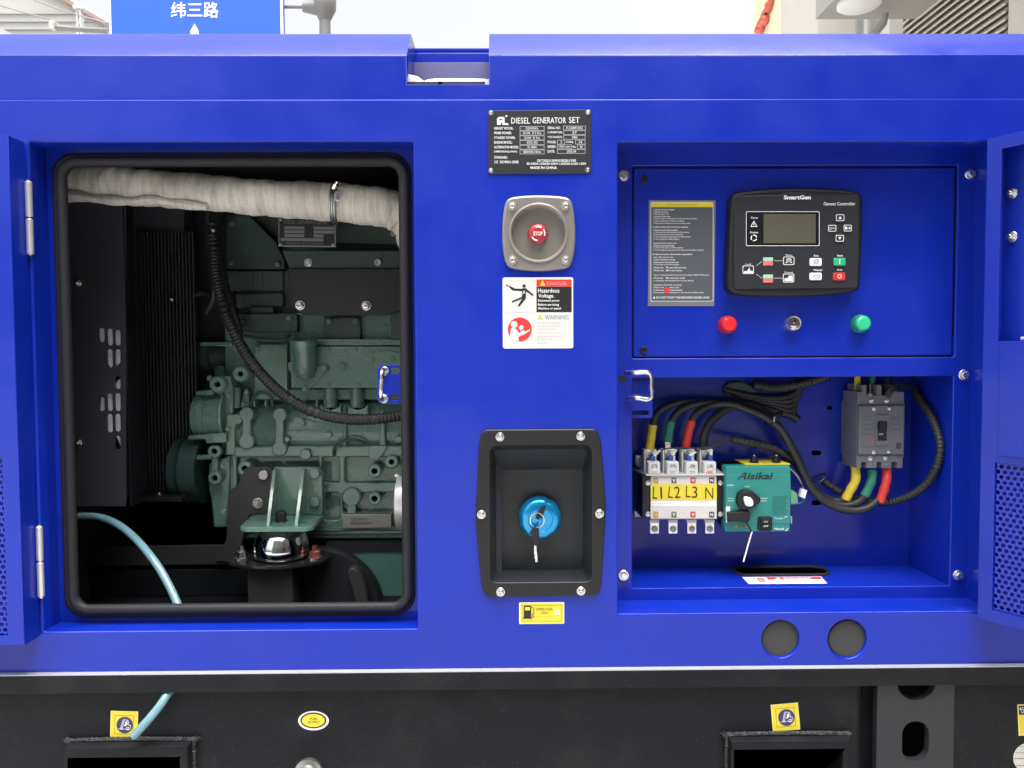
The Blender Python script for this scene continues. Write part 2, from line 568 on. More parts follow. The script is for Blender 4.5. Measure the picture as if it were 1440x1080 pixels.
# ------------------------------------------------------------------ generator enclosure
PZT, PZB = P(720, 139, 0).z, P(720, 940.5, 0).z       # top and bottom of the side panel
XL, XR = -1.02, 1.02
LO = WR(51, 200, 584, 886.5, 0)                       # engine bay opening  x0 z0 x1 z1
RO = WR(869, 200, 1402, 861, 0)                       # control bay opening
DEEP = 0.92
enc = thing('generator_enclosure', 'blue painted sheet metal generator canopy with two open door bays', 'generator canopy', (0, 0.45, PZB))

mb, done = part('side_panel', enc)
mb.plate([[(XL, PZB), (XR, PZB), (XR, PZT), (XL, PZT)], rr(*LO, 0.002, 2), rr(*RO, 0.002, 2),
          circ(757.5, 328.5, 42, 0), rrp(684, 618, 838, 826, 8, 0), circ(1098, 899, 27, 0, 36), circ(1192, 899, 28, 0, 36)], 0, 0.02, BLUE, 0.0026, seg=4)
done()
# roof edge: a rim set back a little, a 45 degree bevel, the flat top; with the lifting recess cut out of it
z78, z48 = P(720, 78, 0.006).z, None
BV = 0.052
RY0 = 0.006
NX0, NX1 = P(572, 90, RY0).x, P(687.5, 90, RY0).x
NZ = P(630, 118.5, RY0).z
mb, done = part('roof_rim', enc)
mb.plate([[(XL, PZT - 0.004), (XR, PZT - 0.004), (XR, z78), (NX1, z78), (NX1, NZ), (NX0, NZ), (NX0, z78), (XL, z78)]], RY0, 0.012, BLUE, 0.0012)
done()
mb, done = part('roof', enc)
def roofpiece(xa, xb, capl, capr):
    b = 0.003
    prof = [(RY0, z78), (RY0 + 0.001, z78 + .002), (RY0 + BV - .002, z78 + BV - .003), (RY0 + BV + 0.003, z78 + BV), (RY0 + DEEP, z78 + BV)]
    vs = [(x, y, z) for x in (xa, xb) for y, z in prof] + [(x, RY0 + DEEP, z78 - .02) for x in (xa, xb)] + [(x, RY0 + .012, z78 - .02) for x in (xa, xb)]
    n = len(prof)
    fs = [(i, i + 1, n + i + 1, n + i) for i in range(n - 1)]
    fs.append(tuple(range(n)) + (2 * n, 2 * n + 2))
    fs.append(tuple(range(n, 2 * n)) + (2 * n + 1, 2 * n + 3))
    mb.add(vs, fs, BLUE)
roofpiece(XL, NX0, 0, 1)
roofpiece(NX1, XR, 1, 0)
mb.box(NX0, NX1, RY0 + 0.30, RY0 + DEEP, z78 - .01, z78 + BV * .4, BLUE)
done()
# recess for the lifting beam
mb, done = part('lifting_recess', enc)
yb = 0.10
b0 = P(630, 87.5, yb).z
mb.box(NX0 - .02, NX1 + .02, yb, yb + .012, NZ - .08, b0, mat('dusty_recess_paint', (0.15, 0.15, 0.32), 0.4, var=0.15, vscale=30), .001)
done()
mb, done = part('lifting_beam', enc)
yb2 = 0.112
mb.plate([[(NX0 - .02, P(630, 87.5, yb2).z - .01), (NX1 + .02, P(630, 87.5, yb2).z - .01), (NX1 + .02, P(630, 72, yb2).z), (NX0 - .02, P(630, 72, yb2).z)]], yb2 + .001, 0.03, BLUE, 0.004)
mb.plate([[(NX0 - .02, P(630, 73, yb2 + .012).z), (NX1 + .02, P(630, 73, yb2 + .012).z), (NX1 + .02, P(630, 67, yb2 + .012).z), (NX0 - .02, P(630, 67, yb2 + .012).z)]], yb2 + .012, 0.018, BLUE, 0.002)
done()
mb, done = part('plastic_film', enc, 'crumpled white protective film in the roof notch')
fp = [(556, 104), (576, 104.5), (588, 107.5), (593, 112), (597, 113.5), (601, 111.5), (612, 110.2), (640, 110), (676, 110.5), (702, 112), (702, 135), (556, 135)]
mb.plate([lp(fp, 0.024)], 0.024, 0.010, mat('white_film', (0.93, 0.93, 0.95), 0.25, coat=0.5, bump=0.6, bscale=60), 0.0008)
done()
# reveals behind the openings
def jamb(name, O, y0, y1):
    mb, done = part(name, enc)
    x0, z0, x1, z1 = O
    t = 0.0015
    # set 0.4 mm inside the opening's edge so that nothing shares a plane with it
    g = 0.0004
    mb.box(x0 - t - g, x0 - g, y0, y1, z0 - t - g, z1 + t + g, BLUE)
    mb.box(x1 + g, x1 + t + g, y0, y1, z0 - t - g, z1 + t + g, BLUE)
    mb.box(x0 - g, x1 + g, y0, y1, z0 - t - g, z0 - g, BLUE)
    mb.box(x0 - g, x1 + g, y0, y1, z1 + g, z1 + t + g, BLUE)
    done()
jamb('door_jamb', LO, 0.012, 0.044)
jamb('door_jamb', RO, 0.012, 0.062)
# flange and rubber seal round the engine bay
mb, done = part('seal_flange', enc)
SI = rrp(92, 224, 572, 856, 20, 0.04, 6)
mb.plate([rr(LO[0] - .001, LO[1] - .001, LO[2] + .03, LO[3] + .001, 0), SI], 0.04, 0.002, BLUE, 0.0005)
done()
mb, done = part('rubber_seal', enc)
y = 0.030
loop = [Vector((x, y, z)) for x, z in rrp(95, 227.5, 570.5, 855, 22, y, 7)]
path = []
for i in range(len(loop)):
    a, b = loop[i], loop[(i + 1) % len(loop)]
    n = max(1, int((b - a).length / .02))
    for k in range(n):
        q = a.lerp(b, k / n)
        path.append(q)
mb.tube(path, 0.0074, RUBBER, 12, closed=True)
loop2 = [Vector((x, 0.040, z)) for x, z in rrp(88, 220, 576, 862, 26, 0.04, 7)]
mb.tube(loop2, 0.0058, RUBBER, 8, closed=True)
done()
# closed body: linings, floor, back, ends
IX0, IX1 = LO[0] - 0.10, LO[2] + 0.10
IZ0, IZ1 = PZB + 0.012, z78 - 0.03
mb, done = part('bay_lining', enc)
mb.box(IX0 - .02, IX0, 0.046, DEEP - .03, IZ0, IZ1, FOAM)
mb.box(IX1, IX1 + .02, 0.046, DEEP - .03, IZ0, IZ1, FOAM)
mb.box(IX0, IX1, DEEP - .05, DEEP - .03, IZ0, IZ1, FOAM)
mb.box(IX0, IX1, 0.046, DEEP - .03, IZ1, IZ1 + .01, FOAM)
mb.box(IX0, IX1, 0.046, DEEP - .03, IZ0 - .01, IZ0, BLACKP)
# strip behind the seal flange so that no light leaks round it
mb.box(IX0, LO[0] - .003, 0.0225, 0.046, IZ0, IZ1, FOAM)
mb.box(LO[0] - .003, LO[2] + .04, 0.0225, 0.046, LO[3] + .004, IZ1, FOAM)
mb.box(LO[0] - .003, LO[2] + .04, 0.0225, 0.046, IZ0, LO[1] - .004, FOAM)
mb.box(LO[2] + .034, IX1, 0.0225, 0.046, IZ0, IZ1, FOAM)
done()
mb, done = part('rear_panel', enc)
mb.box(XL, XR, DEEP - .02, DEEP, PZB, z78, BLUE)
mb.box(XL, XL + .02, 0.022, DEEP - .022, PZB, z78, BLUE)
mb.box(XR - .02, XR, 0.022, DEEP - .022, PZB, z78, BLUE)
done()
# sponge behind the two round cable holes
for cx_ in (1098, 1192):
    mb, done = part('foam_plug', enc)
    mb.plate([circ(cx_, 899, 27.6, 0.006, 28)], 0.006, 0.012, SPONGE, 0.002)
    done()
# hinges of the engine bay door
def hinge(px0, py0, px1, py1, yy, rpx):
    a, b = P(px0, py0, yy), P(px1, py1, yy)
    a.x = b.x = (a.x + b.x) / 2
    mid = (a + b) / 2
    h = tag(link('hinge', None, mid, enc))
    g = (a - b).length
    for lo_, hi_ in ((a.z, mid.z + .0012), (mid.z - .0012, b.z)):
        mb = MB()
        r_ = rpx * SP(yy)
        L_ = abs(lo_ - hi_)
        mb.lathe((mid.x, yy, min(lo_, hi_)), [(r_ * .8, 0), (r_, r_ * .2), (r_, L_ - r_ * .2), (r_ * .8, L_)], HINGE, (0, 0, 1), 16)
        mb.build('hinge_barrel', h)
    mb = MB()
    mb.lathe((mid.x, yy, b.z - .002), [(rpx * SP(yy) * .55, 0), (rpx * SP(yy) * .55, g + .004)], STEEL, (0, 0, 1), 10)
    mb.build('hinge_pin', h)
hinge(38.5, 255, 44, 358, -0.004, 4.6)
hinge(54, 740, 59, 839, -0.004, 4.6)

# perforated sheet: hexagonal cells, each with a real round hole
def perforated(mb, u0, v0, u1, v1, pitch, rh, fn, thick, m):
    row = pitch * math.sqrt(3) / 2
    nv = int((v1 - v0) / row)
    nu = int((u1 - u0) / pitch)
    for j in range(nv):
        for i in range(nu):
            cu = u0 + (i + .5 + (.5 if j % 2 else 0)) * pitch
            cv = v0 + (j + .5) * row
            if cu + pitch * .5 > u1: continue
            R6 = pitch / math.sqrt(3)
            hx = []
            for k in range(12):
                a = math.radians(30 * k + 30)
                q = R6 if k % 2 == 0 else R6 * math.cos(math.radians(30))
                hx.append((cu + q * math.cos(a), cv + q * math.sin(a)))
            ci = [(cu + rh * math.cos(math.radians(30 * k + 30)), cv + rh * math.sin(math.radians(30 * k + 30))) for k in range(12)]
            vs = [fn(a, b, 0) for a, b in hx] + [fn(a, b, 0) for a, b in ci] + [fn(a, b, thick) for a, b in ci]
            fs = [(k, (k + 1) % 12, 12 + (k + 1) % 12, 12 + k) for k in range(12)] + [(12 + k, 12 + (k + 1) % 12, 24 + (k + 1) % 12, 24 + k) for k in range(12)]
            mb.add(vs, fs, m)

# engine bay door: swung right round, its inner side parallel to the panel
YD = -0.037
dx1 = (P(9.5, 195, YD).x + P(36.5, 900, YD).x) / 2
dzt, dzb = P(9, 190.5, YD).z, P(30, 907.5, YD).z
dx0 = dx1 - 0.50
mz0, mz1 = P(5, 894, YD).z, P(5, 644, YD).z
fl = 0.0225
ld = tag(link('door', None, (dx1, YD, dzb), enc), 'engine bay door folded fully back')
mb = MB()
mb.box(dx1 - .0018, dx1, YD + .0018, -0.003, dzb, dzt, BLUE)
mb.box(dx0, dx1 - .0018, YD + .0018, -0.003, dzt - .0018, dzt, BLUE)
mb.box(dx0, dx1 - .0018, YD + .0018, -0.003, dzb, dzb + .0018, BLUE)
mb.box(dx0, dx1 - .0018, -0.006, -0.003, dzb + .0018, dzt - .0018, BLUE)
mb.plate([[(dx0, dzb), (dx1, dzb), (dx1, dzt), (dx0, dzt)], [(dx0 + fl, mz0), (dx1 - fl, mz0), (dx1 - fl, mz1), (dx0 + fl, mz1)]], YD, 0.002, BLUE, 0.0012)
mb.build('door_tray', ld)
mb = MB()
mb.plate([[(dx0 + fl + .004, mz1 + .012), (dx1 - fl - .004, mz1 + .012), (dx1 - fl - .004, dzt - fl), (dx0 + fl + .004, dzt - fl)]], YD - .0025, 0.002, BLUE, 0.001)
mb.build('inner_plate', ld)
mb = MB()
perforated(mb, dx0 + .01, mz0 - .004, dx1 - fl + .004, mz1 + .004, 0.0084, 0.0032, lambda a, b, t: (a, YD + .0035 + t, b), 0.0015, mat('blue_perforated', (0.010, 0.026, 0.42), 0.4, coat=0.2))
tag(mb.build('perforated_sheet', ld), None, None, None, 'stuff')
mb = MB()
mb.box(dx0 + .01, dx1 - .012, YD + .012, -0.008, mz0 - .01, mz1 + .01, BLUE)
mb.build('backing_sheet', ld)

# control bay door: swung out past a right angle
hx = P(1381, 530, -0.012)
vpd = ray(21, 514); vpd.z = 0
U = -vpd.normalized()                       # from the hinge outwards
NI = Vector((U.y, -U.x, 0))                 # inner face normal
if NI.x > 0: NI = -NI
def DR(s_, z, d): return Vector((hx.x, -0.012, 0)) + U * s_ - NI * d + Vector((0, 0, z))
hp = Vector((hx.x, -0.012, 0.8))
rzt, rzb = P(1388, 195, -0.012).z, P(1374.5, 870, -0.012).z
def DS(px, py, d=0.0):
    v = PP(px, py, hp - NI * d, NI)
    return (v - hp).dot(U), v.z
fw = 0.5 * (DS(1407, 300)[0] + DS(1396, 800)[0])
W_ = 0.46
zr0, zr1 = DS(1410, 480)[1], DS(1410, 209)[1]
zm0, zm1 = DS(1405, 860)[1], DS(1405, 651)[1]
rd = tag(link('door', None, DR(0, rzb, 0), enc), 'control bay door swung outwards')
DFN = lambda x, z, y: DR(x, z, y)
mb = MB()
mb.plate([[(0, rzb), (W_, rzb), (W_, rzt), (0, rzt)], [(fw, zr0), (W_ - fw, zr0), (W_ - fw, zr1), (fw, zr1)], [(fw, zm0), (W_ - fw, zm0), (W_ - fw, zm1), (fw, zm1)]], 0, 0.002, BLUE, 0.001, DFN)
mb.plate([[(0.0, rzb), (W_, rzb), (W_, rzt), (0.0, rzt)]], 0.034, 0.002, BLUE, 0.0, DFN)
mb.plate([[(0.0, rzb), (0.0018, rzb), (0.0018, rzt), (0.0, rzt)]], 0.002, 0.032, BLUE, 0.0, DFN)
mb.plate([[(W_ - .0018, rzb), (W_, rzb), (W_, rzt), (W_ - .0018, rzt)]], 0.002, 0.032, BLUE, 0.0, DFN)
mb.plate([[(0.0018, rzt - .0018), (W_ - .0018, rzt - .0018), (W_ - .0018, rzt), (0.0018, rzt)]], 0.002, 0.032, BLUE, 0.0, DFN)
mb.plate([[(0.0018, rzb), (W_ - .0018, rzb), (W_ - .0018, rzb + .0018), (0.0018, rzb + .0018)]], 0.002, 0.032, BLUE, 0.0, DFN)
mb.plate([[(fw, zr0 - .006), (W_ - fw, zr0 - .006), (W_ - fw, zr0), (fw, zr0)]], 0.002, 0.030, BLUE, 0.0, DFN)
mb.build('door_tray', rd)
mb = MB()
mb.plate([[(fw + .004, zm1 + .010), (W_ - fw - .004, zm1 + .010), (W_ - fw - .004, zr0 - .003), (fw + .004, zr0 - .003)]], -0.0025, 0.002, BLUE, 0.0008, DFN)
mb.build('inner_plate', rd)
mb = MB()
perforated(mb, fw - .006, zm0 - .006, W_ - fw + .006, zm1 + .006, 0.0084, 0.0030, lambda a, b, t: DR(a, b, .004 + t), 0.0015, MATS['blue_perforated'])
tag(mb.build('perforated_sheet', rd), None, None, None, 'stuff')
mb = MB()
mb.plate([[(fw - .012, zm0 - .012), (W_ - fw, zm0 - .012), (W_ - fw, zm1 + .012), (fw - .012, zm1 + .012)]], 0.012, 0.018, BLUE, 0.0, DFN)
mb.build('backing_sheet', rd)
mb = MB()
mb.plate([[(fw + .022, zr0 + .001), (W_ - fw - .03, zr0 + .001), (W_ - fw - .03, zr0 + .006), (fw + .022, zr0 + .006)]], 0.012, 0.016, CLEARP, 0.003, DFN)
mb.build('label_pouch', rd)
for (px, py) in ((1423, 272), (1423, 333)):
    s_, z = DS(px, py, 0.033)
    bolt(0, 0, 0, 7.5, rd, 'nut', STEEL, 'nut', NI, DR(s_, z, 0.033))

# control bay: framed panel above, cable box below
YC = 0.060
mb, done = part('control_frame', enc)
FR = WR(866, 214, 1362, 841, YC)
PO = WR(889, 233, 1345, 503, YC)
BO = WR(889, 530, 1338, 825.5, YC)
mb.plate([[(RO[0] - .02, RO[1] - .002), (RO[2] + .002, RO[1] - .002), (RO[2] + .002, RO[3] + .002), (RO[0] - .02, RO[3] + .002)],
          rr(*PO, .003, 3), rr(*BO, .002, 2)], YC, 0.004, BLUE, 0.0015, seg=3)
done()
mb, done = part('control_panel', enc)
g = .0022
mb.plate([rr(PO[0] + g, PO[1] + g, PO[2] - g, PO[3] - g, .003, 3)], YC + .003, 0.006, BLUE, 0.0018, seg=3)
done()
mb, done = part('panel_gasket', enc)
mb.box(PO[0] - .02, PO[2] + .02, YC + .0092, YC + .014, PO[1] - .01, PO[3] + .02, BLACKI)
done()
YB = 0.178                                            # back of the cable box
mb, done = part('cable_box', enc)
bx0, bz0, bx1, bz1 = BO
e = .001
slots = [(1148, 637), (1148, 707), (1167, 573)]
fl_x0, fl_x1 = P(1032, 802, .145).x, P(1163, 802, .145).x
mb.plate([[(bx0 - .05, bz0 - e), (bx1 + e, bz0 - e), (bx1 + e, bz1 + .06), (bx0 - .05, bz1 + .06)]] +
         [rrp(a - 7, b - 3.2, a + 7, b + 3.2, 3.1, YB, 4) for a, b in slots[:2]] + [rrp(1163, 571, 1171, 576, 2.5, YB, 4)], YB, .002, BLUE, 0.0004)
zf = lambda x, z, y: (x, z, bz0 - e - y)              # floor, drawn in plan (x, y)
mb.plate([[(bx0 - .05, YC + .0045), (bx1 + e, YC + .0045), (bx1 + e, YB), (bx0 - .05, YB)], rr(fl_x0, 0.121, fl_x1, 0.168, .022, 6)], 0, .002, BLUE, 0.0003, zf)
mb.box(bx1 + e, bx1 + e + .002, YC + .0045, YB, bz0 - e, bz1 + .06, BLUE)
mb.box(bx0 - .052, bx0 - .05, YC + .0045, YB, bz0 - e, bz1 + .06, BLUE)
mb.box(bx0 - .05, bx1, YC + .016, YB, bz1 + .06, bz1 + .062, BLUE)
mb.box(bx0 - .05, bx1, YC + .014, YC + .016, bz1 + .012, bz1 + .06, BLUE)
done()
mb, done = part('dark_backing', enc)
mb.box(bx0 - .1, bx1 + .04, YB + .03, YB + .035, bz0 - .2, bz1 + .3, BLACKI)
done()
mb, done = part('edge_trim', enc)
tl = [Vector((x, yv, bz0 - e + .0008)) for x, yv in rr(fl_x0, 0.121, fl_x1, 0.168, .022, 6)]
mb.tube(tl, .0030, RUBBER, 8, closed=True)
done()
for (px, py) in ((877, 247), (1364, 245), (877, 809), (1347, 809), (1355, 527.5)):
    bolt(px, py, YC, 7.6, enc, 'hex')
for (px, py) in ((906, 252), (905, 492)):
    bolt(px, py, YC + .003, 5.2, enc, 'socket', BLACKI)
mb, done = part('fixing_hole', enc)
mb.lathe(P(874.5, 532.5, YC), [(5.4 * SP(YC), .0004), (4.2 * SP(YC), .0006), (4.0 * SP(YC), .0002), (0, .0002)], BLACKI, n=16)
done()

# door strikers: a plate with a bolted wire loop
def striker(plate_px, slots_px, loop_px, nuts, yp, yl, label):
    st = tag(link('door_striker', None, P(*nuts[0], yp), enc), label)
    mb = MB()
    mb.plate([round_loop(lp(plate_px, yp), .004)] + [rrp(*q, 3, yp, 3) for q in slots_px], yp, .003, BLUE, .0008)
    mb.build('striker_plate', st)
    mb = MB()
    pts = [P(x, y_, yl + dy) for x, y_, dy in loop_px]
    mb.tube(spline(pts, .003), 3.4 * SP(yl), STEEL, 10)
    mb.build('striker_loop', st)
    for a, b in nuts:
        bolt(a, b, yp - .001, 6.2, st, 'hex', STEEL, 'nut')
striker([(530, 519), (536, 513), (590, 513), (590, 568), (536, 568), (530, 563)], [(549, 517, 562, 525), (549, 555, 562, 563)],
        [(540, 520, 0.016), (538, 522, 0.004), (536.5, 528, 0), (536, 540, 0), (535.5, 552, 0), (536, 559, 0.004), (538, 562, 0.016)],
        [(541, 522), (540, 561)], 0.052, 0.030, None)
striker([(880, 535), (918, 535), (918, 588), (888, 588), (880, 575)], [(888, 577, 913, 584)],
        [(880, 524, 0.012), (893, 524.5, 0.0), (907, 523.5, 0.0), (913, 525.5, 0.0), (915.5, 531, 0.0), (915.5, 540, 0.0), (916, 553, 0.0), (914.5, 559.5, 0.0), (909, 562, 0.0), (895, 560, 0.0), (882, 560.5, 0.012)],
        [(881, 524), (881, 560.5)], YC + .012, YC - .016, None)

# ------------------------------------------------------------------ base tank and skid under the canopy
ZR = P(720, 945, -0.010).z
ZR2 = P(720, 970, -0.010).z
base = thing('base_tank', 'black steel fuel tank skid under the blue canopy', 'base skid', (0, 0.45, 0.03))
mb, done = part('top_rail', base)
mb.box(XL - .02, XR + .02, -0.010, DEEP + .01, ZR2, ZR, BLACKP, .002)
done()
mb, done = part('rail_top_highlight', base, 'thin pale strip standing for the bright rail top between canopy and skid')
mb.box(XL - .02, XR + .02, -0.0092, 0.004, ZR + .0002, ZR + .0014, mat('rail_highlight_pale', (0.46, 0.46, 0.48), 0.4, 0.3, var=.05, vscale=30))  # rail top seen bright from above: its highlight is put in as pale colour
done()
YS = 0.004
mb, done = part('front_plate', base)
pk = WR(104, 1040, 274, 1200, YS)
pk2 = WR(1022, 1032, 1186, 1200, YS)
xg = P(1206, 1020, YS).x
mb.plate([[(XL, 0.06), (xg, 0.06), (xg, ZR2), (XL, ZR2)], rr(pk[0] + .006, .07, pk[2] - .006, pk[3] - .006, .004, 2), rr(pk2[0] + .006, .07, pk2[2] - .006, pk2[3] - .006, .004, 2),
          rrp(429, 966, 441, 970.5, 1, YS, 1)], YS, .02, BLACKP, .0008)
done()
for k_, O in enumerate((pk, pk2)):
    fp_ = tag(link('forklift_pocket', None, ((O[0] + O[2]) / 2, YS, .07), base))
    mb = MB()
    t = .012 if k_ == 0 else .010
    mb.plate([[(O[0], .066), (O[2], .066), (O[2], O[3]), (O[0], O[3])], [(O[0] + t * .35, .078), (O[2] - t * 1.1, .078), (O[2] - t * 1.1, O[3] - t * 1.6), (O[0] + t * .35, O[3] - t * 1.6)]], YS - .020, .5, BLACKP, .004, back=False)
    mb.build('pocket_tube', fp_)
    mb = MB()
    mb.box(O[0] - .02, O[2] + .02, .5, .51, .05, O[3], BLACKI)
    mb.build('pocket_back', fp_)
    mb = MB()
    pth = spline([(O[0] - .001, YS - .003, .12), (O[0] - .001, YS - .003, O[3] - .008), (O[0] + .006, YS - .003, O[3] + .001), (O[2] - .006, YS - .003, O[3] + .001), (O[2] + .001, YS - .003, O[3] - .008), (O[2] + .001, YS - .003, .12)], .002)
    rnd = random.Random(3 + k_)
    wob = [rnd.uniform(.6, 1.35) for _ in pth]
    mb.tube(pth, .004, WELD, 8, rf=lambda i, a: .0036 * (.8 + .2 * wob[i]) * (1 + .12 * math.sin(i * 1.9)))
    mb.build('weld_bead', fp_)
# lifting plate with round and oblong holes, right of a dark gap
xa, xb = P(1233, 1020, -.002).x, P(1342, 1020, -.002).x
mb, done = part('lifting_plate', base)
hc = [q for q in circ(1289, 958, 28, -.002, 40) if q[1] < ZR2 - .001]
hc.sort(key=lambda q: -q[0])
mb.plate([[(xa, .06), (xb, .06), (xb, ZR2), (hc[0][0], ZR2)] + hc + [(hc[-1][0], ZR2), (xa, ZR2)], rrp(1269, 1015, 1306, 1070, 18, -.002, 8)], -.002, .012, BLACKP2, .0012)
done()
mb, done = part('gap_web', base)
mb.box(xg + .001, xa + .05, .03, .034, .06, ZR2, BLACKP)
mb.lathe(((xg + xa) / 2 - .003, .022, .07), [(.004, 0), (.004, ZR2 - .08)], BLACKP, (0, 0, 1), 10)
mb.box(xa - .02, xb + .02, .06, .064, .06, ZR2, BLACKI)
done()
mb, done = part('end_plate', base)
mb.plate([[(xb + .001, .06), (XR + .02, .06), (XR + .02, ZR2), (xb + .001, ZR2)]], .002, .02, BLACKP, .001)
done()
mb, done = part('skid_body', base)
mb.box(XL, XR, .07 + .45, DEEP, .06, ZR2 - .002, BLACKP)
mb.box(XL, XR, .03, DEEP, .03, .06, BLACKP)
done()
# drain valve
dv = thing('drain_valve', 'dark metal drain valve low on the black skid under the oval sticker', 'valve', P(435, 1082, YS))
mb, done = part('valve_body', dv)
c = P(435, 1084, YS)
mb.lathe(c, [(.020, 0), (.020, .006), (.013, .008), (.013, .03), (.016, .031), (.016, .045), (.010, .050), (0, .050)], DULL, n=20)
done()
mb, done = part('valve_lever', dv)
c2 = P(433, 1069, YS)
mb.box(c2.x - .016, c2.x + .014, YS - .040, YS - .030, c2.z - .004, c2.z + .004, WELD, .002)
mb.lathe((c2.x, YS - .038, c2.z - .012), [(.007, 0), (.008, .006), (.006, .018), (0, .020)], WELD, (0, 0, 1), 10)
done()

# ------------------------------------------------------------------ plates and stickers on the side panel
def plate_thing(name, label, cat, pxc, Y=0, group=None):
    return thing(name, label, cat, P(*pxc, Y), group)

# nameplate
np_ = plate_thing('nameplate', 'black riveted data plate with white lettering high on the blue panel', 'nameplate', (759, 245))
mb, done = part('plate', np_)
mb.plate([round_loop(lp([(686.5, 155.5), (831.5, 154), (831.5, 244), (686.5, 245)], -.0016), .003)], -.0016, .0014, DGREY, .0004)
done()
mb, done = part('lettering', np_)
I = Ink(mb, -.0017)
I.poly([(699, 175.5), (699, 167), (701.5, 164.5), (708.5, 164.5), (709.5, 166), (709.5, 172), (710.5, 173.3), (714, 173.3), (715.5, 175.8), (707.3, 175.8), (704.2, 170.5), (704.2, 175.5)], WHITE)
I.poly([(702.3, 169.2), (702.3, 167.3), (706.3, 167.3), (706.3, 169.2)], DGREY, 2)
I.disc(712, 163.4, 1.4, WHITE)
I.text('DIESEL', 719, 165.6, 745, 174, WHITE)
I.text('GENERATOR', 749, 165.2, 796, 173.6, WHITE)
I.text('SET', 800, 164.8, 815, 173, WHITE)
rows = [('GENSET MODEL:', 'FL30-FDH16', 722), ('PRIME POWER:', '30 kW  37.5 Kva', 719.5), ('STANDBY POWER:', '33 kW  41 Kva', 724.5), ('ENGINE MODEL:', '4DX21-53D', 720.5),
        ('ALTERNATOR MODEL:', 'FL-184H', 729.5), ('DIMENSION(LxWxH)', '2080X900X1100mm', 727)]
for k, (a, b, x1) in enumerate(rows):
    y_ = 180.6 + k * 6.62
    I.text(a, 695, y_ - 1.9, x1, y_ + 1.7, WHITE, bold=.012)
    I.frame(731, y_ - 3.0, 765.5, y_ + 3.1, .55, LGREY)
    w2 = 1.7 * len(b) * .5
    I.text(b, 748.2 - min(15.5, w2), y_ - 1.7, 748.2 + min(15.5, w2), y_ + 1.7, WHITE)
R_ = [('SERIAL NO:', 'FL250091H52', 770, 788, 792, 823.5), ('CURRENT(A):', '57', 770, 791, 792.5, 823.3), ('VOLTAGE(V):', '380', 770, 791, 792.5, 823)]
for k, (a, b, x0, x1, b0_, b1_) in enumerate(R_):
    y_ = 180.0 + k * 6.6
    I.text(a, x0, y_ - 1.9, x1, y_ + 1.7, WHITE, bold=.012)
    I.frame(b0_, y_ - 3, b1_, y_ + 3, .55, LGREY)
    w2 = min(13.5, .95 * len(b) + 1)
    I.text(b, 808 - w2, y_ - 1.7, 808 + w2, y_ + 1.7, WHITE)
y_ = 199.9
I.text('PHASE:', 770, y_ - 1.9, 782, y_ + 1.7, WHITE, bold=.012); I.frame(783.5, y_ - 3, 794.5, y_ + 3, .55, LGREY); I.text('3', 788.3, y_ - 1.7, 789.8, y_ + 1.7, WHITE)
I.text('COSφ', 796, y_ - 1.9, 806, y_ + 1.9, WHITE, bold=.012); I.frame(809, y_ - 3, 823, y_ + 3, .55, LGREY); I.text('0.8', 814, y_ - 1.7, 818.5, y_ + 1.7, WHITE)
y_ = 206.5
I.text('SPEED:', 770, y_ - 1.9, 782, y_ + 1.7, WHITE, bold=.012); I.frame(783.5, y_ - 3, 804, y_ + 3, .55, LGREY); I.text('1500 rpm', 786, y_ - 1.6, 802, y_ + 1.8, WHITE)
I.text('Hz', 805.3, y_ - 1.7, 809.3, y_ + 1.7, WHITE, bold=.012); I.frame(811.5, y_ - 3, 823, y_ + 3, .55, LGREY); I.text('50', 815.5, y_ - 1.7, 819, y_ + 1.7, WHITE)
y_ = 213.1
I.text('DATE:', 770, y_ - 1.9, 780, y_ + 1.7, WHITE, bold=.012); I.frame(783.5, y_ - 3, 823, y_ + 3, .55, LGREY); I.text('2025.04', 797, y_ - 1.7, 810, y_ + 1.7, WHITE)
I.text('STANDARD:', 695, 219.7, 714, 223.3, WHITE, bold=.012)
I.text('CE  ISO9001-2008', 695, 226, 729, 229.8, WHITE, bold=.012)
I.text('GB/T2820.5-2009/ISO8528-5:2005', 755, 224.2, 810, 227.6, WHITE, bold=.01)
I.text('EN 60204-1:2006/EN 60439-1:2005/EN 61000-1:2004', 741, 228.6, 824, 232, WHITE, bold=.01)
I.text('MADE IN CHINA', 746, 234.2, 783, 237.8, WHITE, bold=.02)
done()
for q in ((690.5, 159), (827, 158.3), (690.5, 240), (826.5, 239)):
    bolt(*q, -.0016, 3.6, np_, 'pan', STEEL, 'rivet')

# emergency stop in a recessed bezel
es = plate_thing('emergency_stop', 'taupe recessed bezel with a red stop button on the blue panel', 'emergency stop', (758, 382))
mb, done = part('bezel', es)
bl = [(724, 275.5), (757, 273.5), (793, 275.5), (804, 280), (808, 300), (810, 328), (808.5, 356), (804, 372), (798, 378), (758, 382), (718, 378), (711, 371), (707, 354), (705.5, 328), (707, 302), (710, 285), (714, 279)]
mb.plate([smooth_loop(lp(bl, -.006), 2), circ(757.3, 328.5, 37.5, -.006, 40)], -.006, .006, TAUPE, .0035, seg=3)
c = P(757.3, 328.5, 0)
k = SP(0)
mb.lathe((c.x, -.006, c.z), [(41 * k, -.0005), (41.5 * k, .0015), (39.5 * k, .0022), (37.5 * k, 0), (36.8 * k, -.0095), (35.6 * k, -.0115), (0, -.012)], TAUPE, n=40, cap=False)
done()
mb, done = part('stop_button', es)
c = P(756.5, 328.5, -.004)
cb = (c.x, .0055, c.z)
mb.lathe(cb, [(10 * k, 0), (10 * k, .003), (13.8 * k, .0035), (14.4 * k, .0055), (13.4 * k, .0085), (11.5 * k, .0100), (6 * k, .0112), (0, .0115)], RED, n=28)
done()
mb, done = part('lettering', es)
I = Ink(mb, -.0066)
